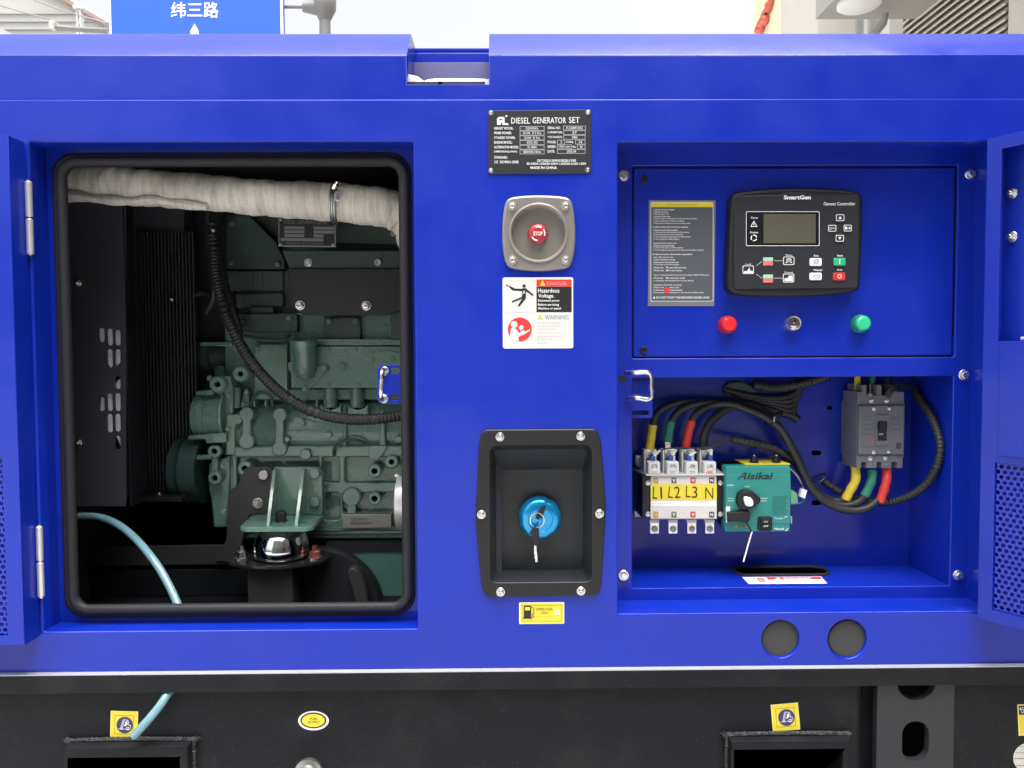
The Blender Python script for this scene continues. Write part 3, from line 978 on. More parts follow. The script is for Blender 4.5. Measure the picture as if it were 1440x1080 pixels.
I.text('STOP', 750, 325.5, 763, 331.5, WHITE, bold=.02)
done()
for a0, a1 in ((20, -40), (150, 95), (250, 300)):
    mb, done = part('arrow_mark', es)
    Ink(mb, -.0066).arc(756.5, 328.5, 9.6, a0, a1, 1.6, WHITE)
    done()
for q in ((720.5, 290.5), (795.5, 290), (795.5, 366), (721, 366)):
    bolt(*q, -.006, 6.2, es, 'pan', mat('satin_steel', (0.72, 0.68, 0.63), .35, 1, bump=.1), 'bolt')

# hazard sticker
hz = plate_thing('hazard_sticker', 'square white sticker with danger and warning quarters below the stop button', 'sticker', (757, 490))
mb, done = part('backing', hz)
mb.plate([rrp(707, 390, 806, 490, 3, -.0006)], -.0006, .0005, WHITE, .0001)
done()
mb, done = part('print', hz)
I = Ink(mb, -.0007)
PALEG = mat('pale_grey_print', (0.62, 0.62, 0.60), .5)
I.rect(709.5, 393, 752.8, 438.8, PALEG); I.rect(709.5, 440.5, 752.8, 487.5, PALEG); I.rect(754.5, 440.5, 804, 487.5, PALEG)
I.rect(754.3, 393, 804, 403, REDI); I.rect(754.3, 403.3, 804, 439, BLACKI)
I.poly([(763, 393.8), (767, 401.5), (759.5, 401.5)], YELLOW, 2)
I.text('DANGER', 769, 396, 797.5, 401.6, PINKI, bold=.02)
I.text('Hazardous', 756.5, 405.7, 786.5, 411.5, WHITE, bold=.01)
I.text('Voltage.', 757, 413.3, 779, 420.2, WHITE, bold=.01)
I.text('Disconnect power', 756.5, 421, 787, 425, WHITE, bold=.015)
I.text('Before servicing', 756.5, 426.7, 786, 430.8, WHITE, bold=.015)
I.text('Machine or panel.', 757, 432, 789.5, 436.2, WHITE, bold=.015)
# struck figure: one standing flat silhouette
I.disc(737, 402.3, 2.4, BLACKI, 2)
I.poly([(735, 405.4), (739.5, 405.2), (750.5, 414.8), (749, 416.4), (740.3, 410), (739.4, 414.2), (734.8, 417.4), (733.6, 413), (734.4, 409.5), (720.5, 408.4), (715.6, 403.5), (716.8, 402), (724, 405.8), (733, 406.2)], BLACKI, 2)
I.poly([(734.3, 414.6), (739.6, 413.8), (739.3, 420), (730.2, 431.2), (728, 430.2), (734.6, 419.6), (720.5, 425.6), (719.5, 423.6), (733.5, 417.5)], BLACKI, 3)
I.poly([(735, 410), (738.8, 408.2), (736.8, 411), (739.5, 412), (733.5, 414), (736, 411.4)], PALEG, 4)
I.line([(716, 402), (711.5, 401), (713.5, 403.4)], .8, BLACKI, 2)
# reading figure
I.disc(731, 463.2, 16.9, REDI, 2, n=32)
I.disc(723, 456.3, 4.6, WHITE, 3)
I.poly([(718.5, 462), (722.5, 461.2), (726, 463), (730, 469), (735.5, 463.8), (738.5, 466.4), (745.5, 462.5), (745, 465), (733.5, 472.5), (729, 474), (729.5, 480), (720, 478), (717.5, 472)], WHITE, 3)
I.poly([(729.3, 460.2), (733.5, 456.8), (736.5, 460.8), (732, 464.6)], WHITE, 3)
I.line([(729.5, 474), (736, 470)], .7, REDI, 4)
I.poly([(759.3, 441.2), (764, 449), (755, 449)], mat('olive_print', (.5, .52, .12), .5), 2)
I.text('WARNING', 766, 443, 799.5, 449.5, MGREY, bold=.005)
for k_, (t, x1) in enumerate((('Read and understand', 788), ('operators manual before', 792), ('using this machine.', 783), ('Failure to follow operators', 794), ('instructions could result', 789), ('in severe injury or', 787), ('Equipment', 770))):
    I.text(t, 755.5, 452 + k_ * 4.75, x1, 455.3 + k_ * 4.75, LGREY)
done()

# fuel filler box
ff = plate_thing('fuel_filler_box', 'black recessed filler box with six steel screws on the blue panel', 'filler box', (761, 839))
YF = -.005
mb, done = part('flange', ff)
fo = [(684, 604), (840, 603), (845.5, 622), (852.5, 714), (846, 822), (842, 837.5), (683, 840), (677, 825), (668.5, 730), (674, 620), (677, 608)]
inn = rrp(690, 627, 832, 818.5, 9, YF, 4)
mb.plate([round_loop(lp(fo, YF), .009, 4), inn], YF, .005, PLASTIC, .0022, seg=3)
done()
mb, done = part('recess', ff)
front = rrp(690.3, 627.3, 831.7, 818.2, 9, YF, 4)
mid = rrp(694, 632, 826, 813, 8, .03, 4)
YBK = .058
back = rrp(700, 660.5, 820, 801.5, 5, YBK, 4)
rings = [[(x, YF + .0015, z) for x, z in front], [(x, .030, z) for x, z in mid], [(x, YBK, z) for x, z in back]]
n = len(front)
mb.add([v for r_ in rings for v in r_], [(a * n + i, a * n + (i + 1) % n, (a + 1) * n + (i + 1) % n, (a + 1) * n + i) for a in range(2) for i in range(n)] + [tuple(range(2 * n, 3 * n))], PLASTIC2)
c = P(757, 784, YBK)
mb.box(c.x - .008, c.x + .012, YBK - .001, YBK + .002, c.z + .001, c.z + .03, PLASTIC2, .0005)
tag(mb.build('recess', ff, 25))
for q in ((703, 614.5), (816.5, 613.5), (677, 723.5), (843, 722.5), (704, 832.5), (817, 831)):
    bolt(*q, YF, 6.3, ff, 'pan', STEEL, 'screw')
mb = MB()
k = SP(.03)
c = P(759.5, 729.5, .035)
mb.lathe((c.x, YBK, c.z), [(26 * k, 0), (26 * k, .008), (30.5 * k, .009), (31.5 * k, .013), (31 * k, .020), (28 * k, .026), (24 * k, .0285), (18 * k, .0292), (17 * k, .0275), (10 * k, .0278), (0, .028)], CAPB, n=48,
         rmod=lambda q: 1 - (.045 if q % 16 in (0, 1) else 0))
fc = tag(mb.build('fuel_cap', ff, 40), 'metallic blue locking fuel cap')
mb, done = part('lock_barrel', fc)
mb.lathe((c.x - .001, YBK - .0275, c.z), [(6.5 * k, 0), (6.5 * k, .0015), (5.5 * k, .002), (0, .002)], CAPB, n=20)
done()
ky = plate_thing('key', 'black headed key standing in the blue fuel cap', 'key', (761, 720), .02)
mb, done = part('key_head', ky)
Yk = .018
mb.plate([round_loop(lp([(763, 711), (767, 711), (768, 714), (762, 728.5), (756.5, 731.5), (753, 728.5), (757, 721)], Yk), .002)], Yk, .003, PLASTIC, .0008)
done()
mb, done = part('key_ring', ky)
cr = P(755.5, 732, .014)
mb.tube([(cr.x + 10 * SP(.014) * math.cos(a) , .016 - .002 * math.sin(a), cr.z + 11 * SP(.014) * math.sin(a)) for a in [2 * math.pi * i / 28 for i in range(28)]], .0009, STEEL, 8, closed=True)
done()
k2 = plate_thing('key', 'spare key with black head hanging on the ring below the fuel cap', 'key', (754, 790), .02)
mb, done = part('key_head', k2)
mb.plate([round_loop(lp([(751, 742), (756, 742), (758, 746), (758.5, 764), (755, 768), (750.5, 767), (748, 762), (748.5, 752), (744.5, 750.5), (745.5, 747.5)], .014), .002)], .014, .003, PLASTIC, .0008)
done()
mb, done = part('key_blade', k2)
mb.plate([lp([(751, 766), (754, 766), (755.5, 780), (756, 790), (753, 791), (752.5, 786), (751.5, 785), (752, 780), (751, 779)], .0145)], .0145, .0016, STEEL, .0003)
done()
# diesel sticker
ds = plate_thing('fuel_sticker', 'yellow sticker with a fuel pump symbol below the black filler box', 'sticker', (762, 877))
mb, done = part('backing', ds)
mb.plate([rrp(730, 847, 793.5, 877.5, 1, -.0006, 1)], -.0006, .0005, WHITE, .0001)
done()
mb, done = part('print', ds)
I = Ink(mb, -.0007)
I.rect(731.5, 848.5, 792.2, 876, YELLOW)
I.frame(734, 850.8, 790, 873.6, .6, mat('olive_line', (.30, .26, .05), .5), 2)
I.poly([(736.5, 852.5), (738, 851.5), (745.5, 851.5), (747, 852.5), (747, 868), (748.2, 868), (748.2, 869.8), (735.3, 869.8), (735.3, 868), (736.5, 868)], BLACKI, 3)
I.rect(738.3, 853.3, 745.2, 858, YELLOW, 4)
I.line([(747, 853), (750.5, 855.5), (750.8, 866), (749.6, 868.2), (748.6, 866), (748.4, 862)], .8, BLACKI, 3)
I.text('DIESEL FUEL', 754, 854.5, 778, 858, BLACKI, 3); I.text('ONLY', 761, 859.8, 771.5, 862.8, BLACKI, 3); I.text('Keep no naked fire', 753, 866, 777, 868, MGREY, 3)
I.poly([(784, 856), (788.5, 864), (779.5, 864)], WHITE, 3); I.rect(783.6, 858.5, 784.5, 862.5, REDI, 4)
done()

# ------------------------------------------------------------------ control panel devices
YP = YC + .003
# instruction plate
ip = plate_thing('instruction_plate', 'dark grey operating instruction plate with yellow header beside the controller', 'instruction plate', (958, 431), YP)
mb, done = part('plate', ip)
mb.plate([lp([(912.5, 281.5), (1006.5, 281.5), (1004.5, 430.5), (911, 430.5)], YP - .001)], YP - .001, .0009, mat('grey_film', (.16, .175, .20), .4), .0001)
done()
mb, done = part('print', ip)
I = Ink(mb, YP - .0011)
I.rect(914.8, 284, 1003, 424, mat('slate_print', (.085, .095, .11), .42), 1)
I.frame(914.8, 284, 1003, 424, .7, WHITE, 1.8, 2)
I.rect(915.6, 284.8, 1002.3, 291.3, YELLOW, 2)
I.text('Operating instructions', 938, 286, 980, 290, mat('olive_line', (.30, .26, .05), .5), 3)
ln = [(295, 29, '1.Check oil and coolant'), (298.2, 20, '2.Check fuel oil'), (301.4, 22, '3.Check ground wire'), (304.6, 24, '4.Check all fuel valves'), (307.8, 61, '5.Check engine cooling fan and fan for abnormalities'), (311, 43, '6.Check oil gauge for oil drain on battery'), (314.2, 52, '7.Check battery cable for a secure and clean contact'),
      (319.5, 48, '2. Manual Start (No Fuel oil in system)'), (323.8, 34, '1.Please turn all external switches'), (327, 50, '2. Turn start key with the key to ON position'), (330.2, 41, '3.Put the key into the center if necessary'), (333.4, 52, '4. Turn emergency stop button to OFF position'), (336.6, 36, '5. Turn the key to START position'),
      (342.3, 32, 'Stopping (Oil Fuel motor) panel'), (345.5, 29, '1.Disconnect all electrical loads'), (348.7, 42, '2. Turn the key to OFF position'), (351.9, 70, '3. Press emergency stop button (Only when forced conditions require)'),
      (357.8, 54, 'B. Manual starter (Controller operating)'), (362, 28, 'Start / Manual start type'), (365.2, 30, '1.Check Controller for normal'), (369, 35, '2.Disconnect all external loads'), (372.4, 36, '3. Turn Key to the ON position'), (376.4, 46, '4.Press the      to start Manual mode'), (380.4, 40, '5.Press the      for start button'),
      (387, 78, 'Type 2 / Automatic (push and remote start using the AMF) ATS functions'), (391, 44, '1.Press the      for automatic mode'), (395, 56, '2. Controller will automatic start and stop Manual'),
      (401, 39, 'Stopping the (Controller operating)'), (404.6, 36, '1.Remove all of operation loads'), (408, 40, '2. Press the      for start Normal'), (411.6, 70, '3.Press emergency stop button for start (Forced conditions only)')]
for y_, w_, t in ln:
    big = t[0] in 'B2' and w_ in (48, 54)
    I.text(t, 919 - (1 if big else 0), y_ - 1.1, 919 + w_, y_ + (1.3 if big else 1.0), WHITE, 3, bold=.03 if big else .02)
I.text('▲ DO NOT START THIS MACHINE UNDER LOAD', 918, 416.6, 997.5, 419.8, WHITE, 3, bold=.02)
I.rect(934, 404, 941, 412, REDI, 4)
for q in (376, 380.4, 391): I.rect(936, q - 1.3, 939, q + 1.3, LGREY, 4)
done()

# controller
ct = plate_thing('generator_controller', 'charcoal controller with grey display and small keypad on the blue control panel', 'controller', (1118, 416), YP)
YK = YP - .022
mb, done = part('housing', ct)
ho = [(1030, 272.5), (1040, 268.8), (1057, 267), (1085, 264.6), (1120, 263.4), (1158, 264.2), (1190, 266.3), (1206, 269), (1212.5, 272.5), (1214.2, 282), (1213.5, 340), (1211, 398), (1209, 406), (1203, 410.5), (1170, 415), (1112, 417.3), (1060, 416.4), (1035, 414), (1026, 409), (1023, 401), (1025, 340), (1028, 282)]
mb.plate([smooth_loop(lp(ho, YK), 1)], YK, .022, PLASTIC, .005, seg=4)
done()
mb, done = part('faceplate', ct)
fp = [(1031.5, 278), (1034, 275.5), (1098, 274), (1103, 271), (1140, 270.6), (1145, 273.5), (1206, 273.5), (1208.3, 276), (1206.5, 402), (1204, 404.8), (1036, 406.5), (1033, 404)]
mb.plate([lp(fp, YK - .0014)], YK - .0014, .0016, DGREY, .0008)
done()
mb, done = part('display', ct)
mb.plate([rrp(1049, 297.3, 1152.6, 346.2, 2, YK - .0022)], YK - .0022, .001, mat('display_black', (.012, .012, .016), .15, coat=.6, coat_r=.04), .0004)
I = Ink(mb, YK - .0023)
mb_l = mat('lcd_glass', (.098, .096, .068), .22, coat=.7, coat_r=.05, var=.12, vscale=25)
I.rect(1073.7, 301, 1147, 342, mb_l)
done()
mb, done = part('display_lettering', ct)
I = Ink(mb, YK - .0023)
I.frame(1049, 297.3, 1152.4, 346, .75, WHITE, 1, 2)
I.text('Alarm', 1055.6, 304.6, 1065.4, 307.8, WHITE); I.text('Status', 1054.4, 325.2, 1065.9, 328.2, WHITE)
I.line([(1060, 311.2), (1064.4, 318.6), (1055.6, 318.6)], .9, WHITE, 2, True); I.rect(1059.5, 313.4, 1060.4, 317.4, WHITE, 2)
for a in (20, 140, 260): I.arc(1060, 334.6, 3.9, a, a + 92, 1.3, WHITE, 2)
done()
mb, done = part('lettering', ct)
I = Ink(mb, YK - .0015)
I.text('SmartGen', 1102, 274.6, 1140.2, 280.6, WHITE, bold=.045, res=3)
I.text('Genset Controller', 1158, 284.3, 1202.4, 288.9, WHITE, bold=.012, res=3)
def icon_box(x0, y0, x1, y1, k=1): I.frame(x0, y0, x1, y1, .85, WHITE, k, 1.8)
LB = mb
mb, done2 = part('load_symbol', ct)
I = Ink(mb, YK - .0015)
icon_box(1044.2, 373.5, 1060, 385.2); I.text('Load', 1048.3, 370.3, 1055.7, 372.7, WHITE); I.poly([(1046, 384), (1046, 381.5), (1051, 380.8), (1053.5, 376), (1055, 381), (1058.5, 381), (1058.5, 384)], WHITE, 2)
done2()
mb, done2 = part('mains_symbol', ct)
I = Ink(mb, YK - .0015)
icon_box(1101.3, 360.9, 1117, 372.5); I.text('Mains', 1104.6, 357.6, 1114, 360, WHITE)
I.line([(1105, 370), (1108, 363.5), (1110.5, 363.5), (1113.5, 370)], .7, WHITE, 2); I.line([(1105.5, 364.5), (1113, 364.5)], .7, WHITE, 2); I.line([(1106, 369.5), (1112.5, 365.5)], .6, WHITE, 2.3); I.line([(1112.5, 369.5), (1106, 365.5)], .6, WHITE, 2.6)
done2()
mb, done2 = part('generator_symbol', ct)
I = Ink(mb, YK - .0015)
icon_box(1101, 385, 1116.7, 397.2); I.text('Genset', 1103, 382, 1115, 384.3, WHITE); I.poly([(1103, 395.5), (1103, 391.5), (1107.5, 391), (1109.5, 387.6), (1114.5, 387.6), (1114.8, 395.5)], WHITE, 2)
done2()
mb = LB
I = Ink(mb, YK - .0015)
LINKS = (((1063.5, 374), (1071.5, 367.5)), ((1063.5, 385.5), (1071.5, 391.5)), ((1089, 366.8), (1100.5, 366.8)), ((1088, 391.2), (1100.5, 391.2)))
for t, x0, y0, x1 in (('Auto', 1144, 358, 1151), ('Manual', 1144, 378.2, 1155.8), ('Start', 1177, 358, 1185), ('Stop', 1177, 378.2, 1184.5)): I.text(t, x0, y0, x1, y0 + 2.8, WHITE, bold=.02)
done()
for a, b in LINKS:
    mb, done = part('link_line', ct)
    Ink(mb, YK - .0015).line([a, b], .8, LGREY)
    done()
def key(x0, y0, x1, y1, m, label=None, ink=None):
    b = MB()
    b.plate([rrp(x0, y0, x1, y1, 2, YK - .0034, 3)], YK - .0034, .0022, m, .0009)
    o = tag(b.build('button', ct), label)
    if ink:
        g = MB()
        ink(Ink(g, YK - .0035))
        g.build('symbol', o)
    return o
GRN = mat('green_key', (.03, .42, .20), .4); KEYW = mat('white_key', (.78, .78, .78), .4); KEYR = mat('red_key', (.62, .03, .03), .4)
MINT = mat('mint_lens', (.36, .60, .44), .35); PNK = mat('pink_lens', (.72, .16, .18), .35)
def iauto(I):
    I.arc(1147.7, 367.9, 3.2, 0, 360, .7, MGREY, 1, 12); I.text('AUT', 1144.8, 366.4, 1150.6, 369.4, MGREY)
def iman(I):
    I.line([(1142.5, 390), (1146, 387.2), (1153, 387.2), (1153, 390.5), (1146, 391)], .7, MGREY)
key(1139, 362.8, 1156, 374, KEYW, 'white automatic key', iauto)
key(1138.7, 383.4, 1156, 394, KEYW, 'white manual key', iman)
key(1172.5, 362.5, 1189.4, 373.5, GRN, 'green start key', lambda I: I.rect(1180.3, 364.2, 1181.4, 371.8, WHITE))
key(1172, 383.3, 1189, 394.2, KEYR, 'red stop key', lambda I: I.arc(1180.6, 388.6, 2.5, 0, 360, .9, WHITE, 1, 14))
for (x0, y0, x1, y1, t) in ((1175.2, 301.1, 1187.5, 311.3, 'u'), (1164.2, 316, 1176.3, 326, 'l'), (1186, 315.8, 1198, 325.8, 'r'), (1174.8, 330, 1187, 340.1, 'd')):
    def ic(I, x0=x0, y0=y0, x1=x1, y1=y1, t=t):
        cx_, cy_ = (x0 + x1) / 2, (y0 + y1) / 2
        I.frame(x0 + .4, y0 + .4, x1 - .4, y1 - .4, .8, WHITE, 1, 1.5)
        if t == 'u': I.poly([(cx_ - 2.4, cy_ + 2), (cx_ + 2.4, cy_ + 2), (cx_, cy_ - 2.4)], WHITE)
        elif t == 'd': I.poly([(cx_ - 2.4, cy_ - 2), (cx_ + 2.4, cy_ - 2), (cx_, cy_ + 2.4)], WHITE)
        elif t == 'l': I.text('O/↵', cx_ - 4.2, cy_ - 2, cx_ + 4.2, cy_ + 2, WHITE)
        else: I.text('■/✱', cx_ - 4.2, cy_ - 2, cx_ + 4.2, cy_ + 2, WHITE)
    key(x0, y0, x1, y1, DGREY, None, ic)
for y0 in (362, 386.1):
    for a, m_, lb in ((y0, MINT, None), (y0 + 5.9, PNK, None)):
        b = MB()
        b.plate([rrp(1073.2, a, 1087.2, a + 5.5, 1, YK - .0024, 2)], YK - .0024, .0012, m_, .0004)
        b.build('indicator', ct)
# pilot lamps
def lamp(px, py, r, m, mr, label, silver=False):
    t_ = thing('pilot_lamp', label, 'lamp', P(px, py + r, YP), 'pilot lamps under the controller')
    c = P(px, py, YP - .010)
    k = SP(YP)
    b = MB()
    b.lathe((c.x, YP, c.z), [(r * k, 0), (r * k, .004), (r * k * .96, .010), (r * k * .84, .012), (r * k * .82, .008)], mr, n=32)
    b.build('lamp_ring', t_)
    b = MB()
    if silver:
        b.lathe((c.x, YP, c.z), [(r * k * .83, .006), (r * k * .83, .009), (r * k * .7, .0105), (r * k * .66, .008), (r * k * .62, .0105), (r * k * .3, .011), (0, .011)], m, n=28)
        b.build('lock_face', t_)
        b = MB()
        b.lathe((c.x, YP, c.z), [(.0014, .0105), (.0014, .0116), (0, .0117)], MGREY, n=8)
        b.build('key_slot', t_)
    else:
        b.lathe((c.x, YP, c.z), [(r * k * .82, .006), (r * k * .82, .013), (r * k * .78, .0155), (r * k * .62, .0175), (0, .018)], m, n=32)
        b.build('lens', t_)
lamp(1024.5, 456.5, 12.8, mat('red_lens', (.72, .02, .025), .28, coat=.4), mat('red_ring', (.38, .015, .03), .35), 'red pilot lamp under the instruction plate')
lamp(1116.5, 454.5, 11.3, CHROME, STEEL, 'silver key switch centred below the controller', True)
lamp(1212.5, 455, 12.8, mat('green_lens', (.035, .52, .26), .28, coat=.4), mat('green_ring', (.015, .20, .11), .35), 'green pilot lamp below the controller')

# ------------------------------------------------------------------ cable box: transfer switch, breaker, cables
YT = 0.105                                            # front of the transfer switch
ts = plate_thing('transfer_switch', 'white and black four pole transfer switch with yellow marking strip in the cable box', 'transfer switch', (960, 730), YT)
mb, done = part('pole_block', ts)
mb.plate([rrp(915, 669, 1008, 730.5, .5, YT)], YT, .045, CREAM, .0012)
mb.plate([lp([(915, 711), (1008, 711), (1008, 729.5), (915, 729.5)], YT - .002)], YT - .002, .003, CREAM, .0006)
done()
mb, done = part('insulator_shelf', ts)
zt = P(960, 668.8, YT - .003).z
mb.add([(P(898, 669, YT).x + .012, YT - .003, zt), (P(1018, 669, YT).x, YT - .003, zt), (P(1018, 669, YT).x + .006, .175, zt), (P(898, 669, YT).x, .175, zt),
        (P(898, 669, YT).x + .012, YT - .003, zt + .002), (P(1018, 669, YT).x, YT - .003, zt + .002), (P(1018, 669, YT).x + .006, .175, zt + .002), (P(898, 669, YT).x, .175, zt + .002)],
       [(0, 1, 2, 3), (4, 5, 6, 7), (0, 1, 5, 4), (1, 2, 6, 5), (2, 3, 7, 6), (3, 0, 4, 7)], CLEARP)
done()
for (a, b, dy) in ((903, 914.5, 0), (1008.5, 1020, 0)):
    mb, done = part('side_plate', ts)
    mb.plate([rrp(a, 669.5, b, 729, 1, YT + .001)], YT + .001, .05, PLASTIC, .0015)
    done()
mb, done = part('mounting_bracket', ts)
mb.plate([lp([(893.5, 650), (903, 668), (903, 728), (893.5, 727)], .155)], .155, .004, PLASTIC, .001)
mb.plate([lp([(893.5, 640), (904, 640), (904, 657), (893.5, 657)], .160)], .160, .003, DULL, .001)
mb.plate([lp([(893, 718), (897, 722), (901.5, 727), (893, 727)], .150)], .150, .003, WHITE, .0003)
done()
bolt(898.5, 648, .160, 3.6, ts, 'hex', DULL)
for q in ((911.3, 679), (1013.3, 679), (911.3, 723), (1013.3, 723)):
    bolt(*q, YT + .001, 3.6, ts, 'pan', STEEL, 'screw')
mb, done = part('marking_strip', ts, 'yellow strip of phase marks')
I = Ink(mb, YT - .0001)
I.rect(915, 681, 1008, 703.5, YELLOW)
I.rect(915.3, 704, 1007.7, 710.5, WHITE)
I.rect(973, 705.3, 997, 706.3, LGREY, 2); I.text('Automatic transfer switch', 917, 707, 943, 708.8, LGREY, 2)
done()
mb, done = part('lettering', ts)
I = Ink(mb, YT - .0001)
BRN = mat('brown_ink', (.03, .018, .008), .5)
for t, x0, y0, x1, y1, r_ in (('L', 918, 684.6, 924.5, 701, 3), ('1', 928.6, 685, 930.9, 701, -3), ('L', 940, 684.6, 946.5, 699.8, 5), ('2', 948, 684, 956.5, 700, -3), ('L', 964.5, 683.6, 971, 699, 2), ('3', 973, 684, 980.5, 700, 1), ('N', 991.5, 685.4, 1003, 701, 1)):
    J = Ink(mb, YT - .0001, r_, ((x0 + x1) / 2, (y0 + y1) / 2))
    J.text(t, x0, y0, x1, y1, BRN, 3, bold=-.005, res=4)
done()
for yy in (675.5, 723.5):
    Yq = YT if yy < 700 else YT - .002
    for x_, t, bgc, fg in ((922, 'U', mat('tan_print', (.42, .24, .07), .5), YELLOW), (947.7, 'V', mat('olive_square', (.10, .12, .08), .5), WHITE), (974.5, 'W', mat('crimson_print', (.52, .03, .05), .5), WHITE), (1000.8, 'N', BLACKI, WHITE)):
        mb, done = part('phase_mark', ts)
        I = Ink(mb, Yq - .0001)
        I.rect(x_ - 3.6, yy - 4, x_ + 3.6, yy + 4, bgc, 1)
        I.text(t, x_ - 2, yy - 2.4, x_ + 2, yy + 2.4, fg, 2, bold=.02)
        done()
for i, x0 in enumerate((911.8, 938.2, 964.8, 990.3)):
    # clear front terminal, steel bar behind it with cable lug screw, blue lug with white ferrule
    mb, done = part('terminal', ts)
    mb.plate([rrp(x0, 649.6, x0 + 16.8, 667, 1, YT - .001)], YT - .001, .018, CLEARP, .0012)
    if i == 3:
        Ink(mb, YT - .0012).rect(x0 + 2, 663.5, x0 + 13, 666.5, PINKI)
    o = done()
    bolt(x0 + 8.4, 657.5, YT - .001, 5.0, o, 'pan', STEEL, 'screw')
    mb, done = part('bus_bar', ts)
    a = x0 - 6
    mb.plate([rrp(a + 2.4, 631.5, a + 17.6, 665, .6, .135)], .135, .003, STEEL, .0006)
    mb.plate([rrp(a, 632, a + 2.2, 665, .3, .120)], .120, .02, CLEARP, .0005)
    o = done()
    bolt(a + 9.5, 640, .135, 4.6, o, 'hex', STEEL, 'screw')
    mb, done = part('spade_lug', ts, 'blue insulated lug with white sleeve')
    bxp = (918.5, 943.5, 969, 999.5)[i]
    mb.plate([round_loop(lp([(bxp - 3, 641), (bxp + 3.4, 640.5), (bxp + 3.2, 650), (bxp - 3, 650.4)], .118), .0012)], .118, .007, BLUEL, .0014)
    w0, w1 = ((919.5, 641.5, 928.5, 633.2), (945, 640, 951.5, 632.4), (969.5, 641, 978.5, 635.2), (1000, 640, 1000.5, 631.5))[i][:2], ((919.5, 641.5, 928.5, 633.2), (945, 640, 951.5, 632.4), (969.5, 641, 978.5, 635.2), (1000, 640, 1000.5, 631.5))[i][2:]
    mb.tube([P(*w0, .120), P(*w1, .122)], 1.9 * SP(.12), WHITE, 8)
    done()
    mb, done = part('outgoing_terminal', ts)
    x2 = (914.2, 940.2, 966.7, 991.9)[i]
    mb.plate([rrp(x2, 731.3, x2 + 12.6, 750.5, .8, YT + .010)], YT + .010, .003, STEEL, .0006)
    mb.plate([rrp(x2 - .5, 730.8, x2 + 13, 735.5, .5, YT + .004)], YT + .004, .006, CREAM, .0006)
    o = done()
    bolt(x2 + 6.3, 743.8, YT + .010, 4.7, o, 'pan', DULL, 'screw')

sc = plate_thing('switch_controller', 'teal motor drive box with round black knob beside the white transfer switch', 'switch drive', (1066, 748), .094)
YG = 0.094
mb, done = part('housing', sc)
mb.plate([rrp(1020.3, 655.6, 1111.5, 748, 2.5, YG)], YG, .022, TEAL, .0016)
mb.plate([rrp(1021.5, 656.8, 1110.5, 747, 2.5, YG + .0225)], YG + .0225, .048, PLASTIC, .0006)
mb.plate([rrp(1020.3, 667.4, 1111.5, 737, .5, YG - .0006)], YG - .0006, .003, TEAL, .0004)
done()
mb, done = part('rear_cover', sc)
mb.plate([rrp(1018, 648, 1110, 740, 1, .166)], .166, .0105, PLASTIC, .001)
zq = P(1066, 655.6, YG).z
mb.box(P(1046, 655, .11).x, P(1109, 655, .11).x, .104, .160, zq + .0003, zq + .002, YELLOW)
done()
for x_ in (1060.5, 1091.5):
    mb, done = part('top_plug', sc)
    cq = P(x_, 655, .118)
    mb.lathe((cq.x, .118, zq + .002), [(6.2 * SP(.12), 0), (6.2 * SP(.12), .007), (4.6 * SP(.12), .0075), (4.6 * SP(.12), .010), (0, .0102)], PLASTIC, (0, 0, 1), 8)
    mb.lathe((cq.x, .118, zq + .0124), [(.0022, 0), (.0022, .002), (0, .0022)], STEEL, (0, 0, 1), 10)
    done()
mb, done = part('lettering', sc)
I = Ink(mb, YG - .0006)
TD = mat('dark_teal_print', (.008, .03, .03), .5)
I.poly([(1036.5, 674.3), (1046.5, 664.4), (1050, 664.4), (1048.6, 674.3), (1045.9, 674.3), (1046.3, 671), (1042, 671), (1039, 674.3)], TD)
I.poly([(1043.8, 669.2), (1046.6, 669.2), (1047, 666.2)], TEAL, 2)
I.text('isikai', 1050.0, 664.2, 1087.5, 674.3, TD, 1, bold=.03, res=3, shear=.25)
I.text('AISIKAI', 1022.5, 681, 1032, 683.2, WHITE, 1); I.text('AUTO', 1047, 683.4, 1054, 685.2, WHITE, 1)
I.text('NORMAL', 1023.5, 700, 1032, 701.8, WHITE, 1); I.text('SOURCE', 1023.5, 703.4, 1032, 705.2, WHITE, 1)
I.text('STANDBY', 1068.5, 700, 1079.5, 701.8, WHITE, 1); I.text('SOURCE', 1069, 703.4, 1078, 705.2, WHITE, 1)
for k_ in range(11): I.rect(1087 - (k_ % 3), 697.5 + k_ * 2.5, 1107 - (k_ * 5 % 4), 698.4 + k_ * 2.5, mat('teal_text', (.012, .12, .11), .5))
I.text('Transfer', 1089, 727.6, 1101.5, 730, WHITE, 1); I.text('Manual', 1089, 742, 1102, 745, WHITE, 1, bold=.02)
I.arc(1105.5, 728.6, 2.4, 180, 330, .7, WHITE); I.arc(1105, 743.6, 2.4, -30, 110, .9, WHITE)
I.poly([(1035.5, 736.8), (1038.8, 742.4), (1032.2, 742.4)], mat('olive_line', (.30, .26, .05), .5), 1)
I.text('电击危险', 1040, 738, 1052, 742, mat('olive_line', (.30, .26, .05), .5), 1)
done()
mb, done = part('selector_knob', sc)
c = P(1051.5, 703.3, YG - .001)
k = SP(YG)
prof = [(14.2, -.0005), (14.2, .006), (13.2, .010), (8, .011), (0, .011)]
mb.plate([smooth_loop(lp([(1037.2, 704), (1038.2, 696), (1043, 690.8), (1050, 688.6), (1057, 690.2), (1061, 693), (1073.5, 703.5), (1061.5, 714), (1057, 716.4), (1050, 718), (1042.5, 715.8), (1038, 710.5)], YG - .011), 1)], YG - .011, .0105, PLASTIC, .003)
o = done()
b = MB()
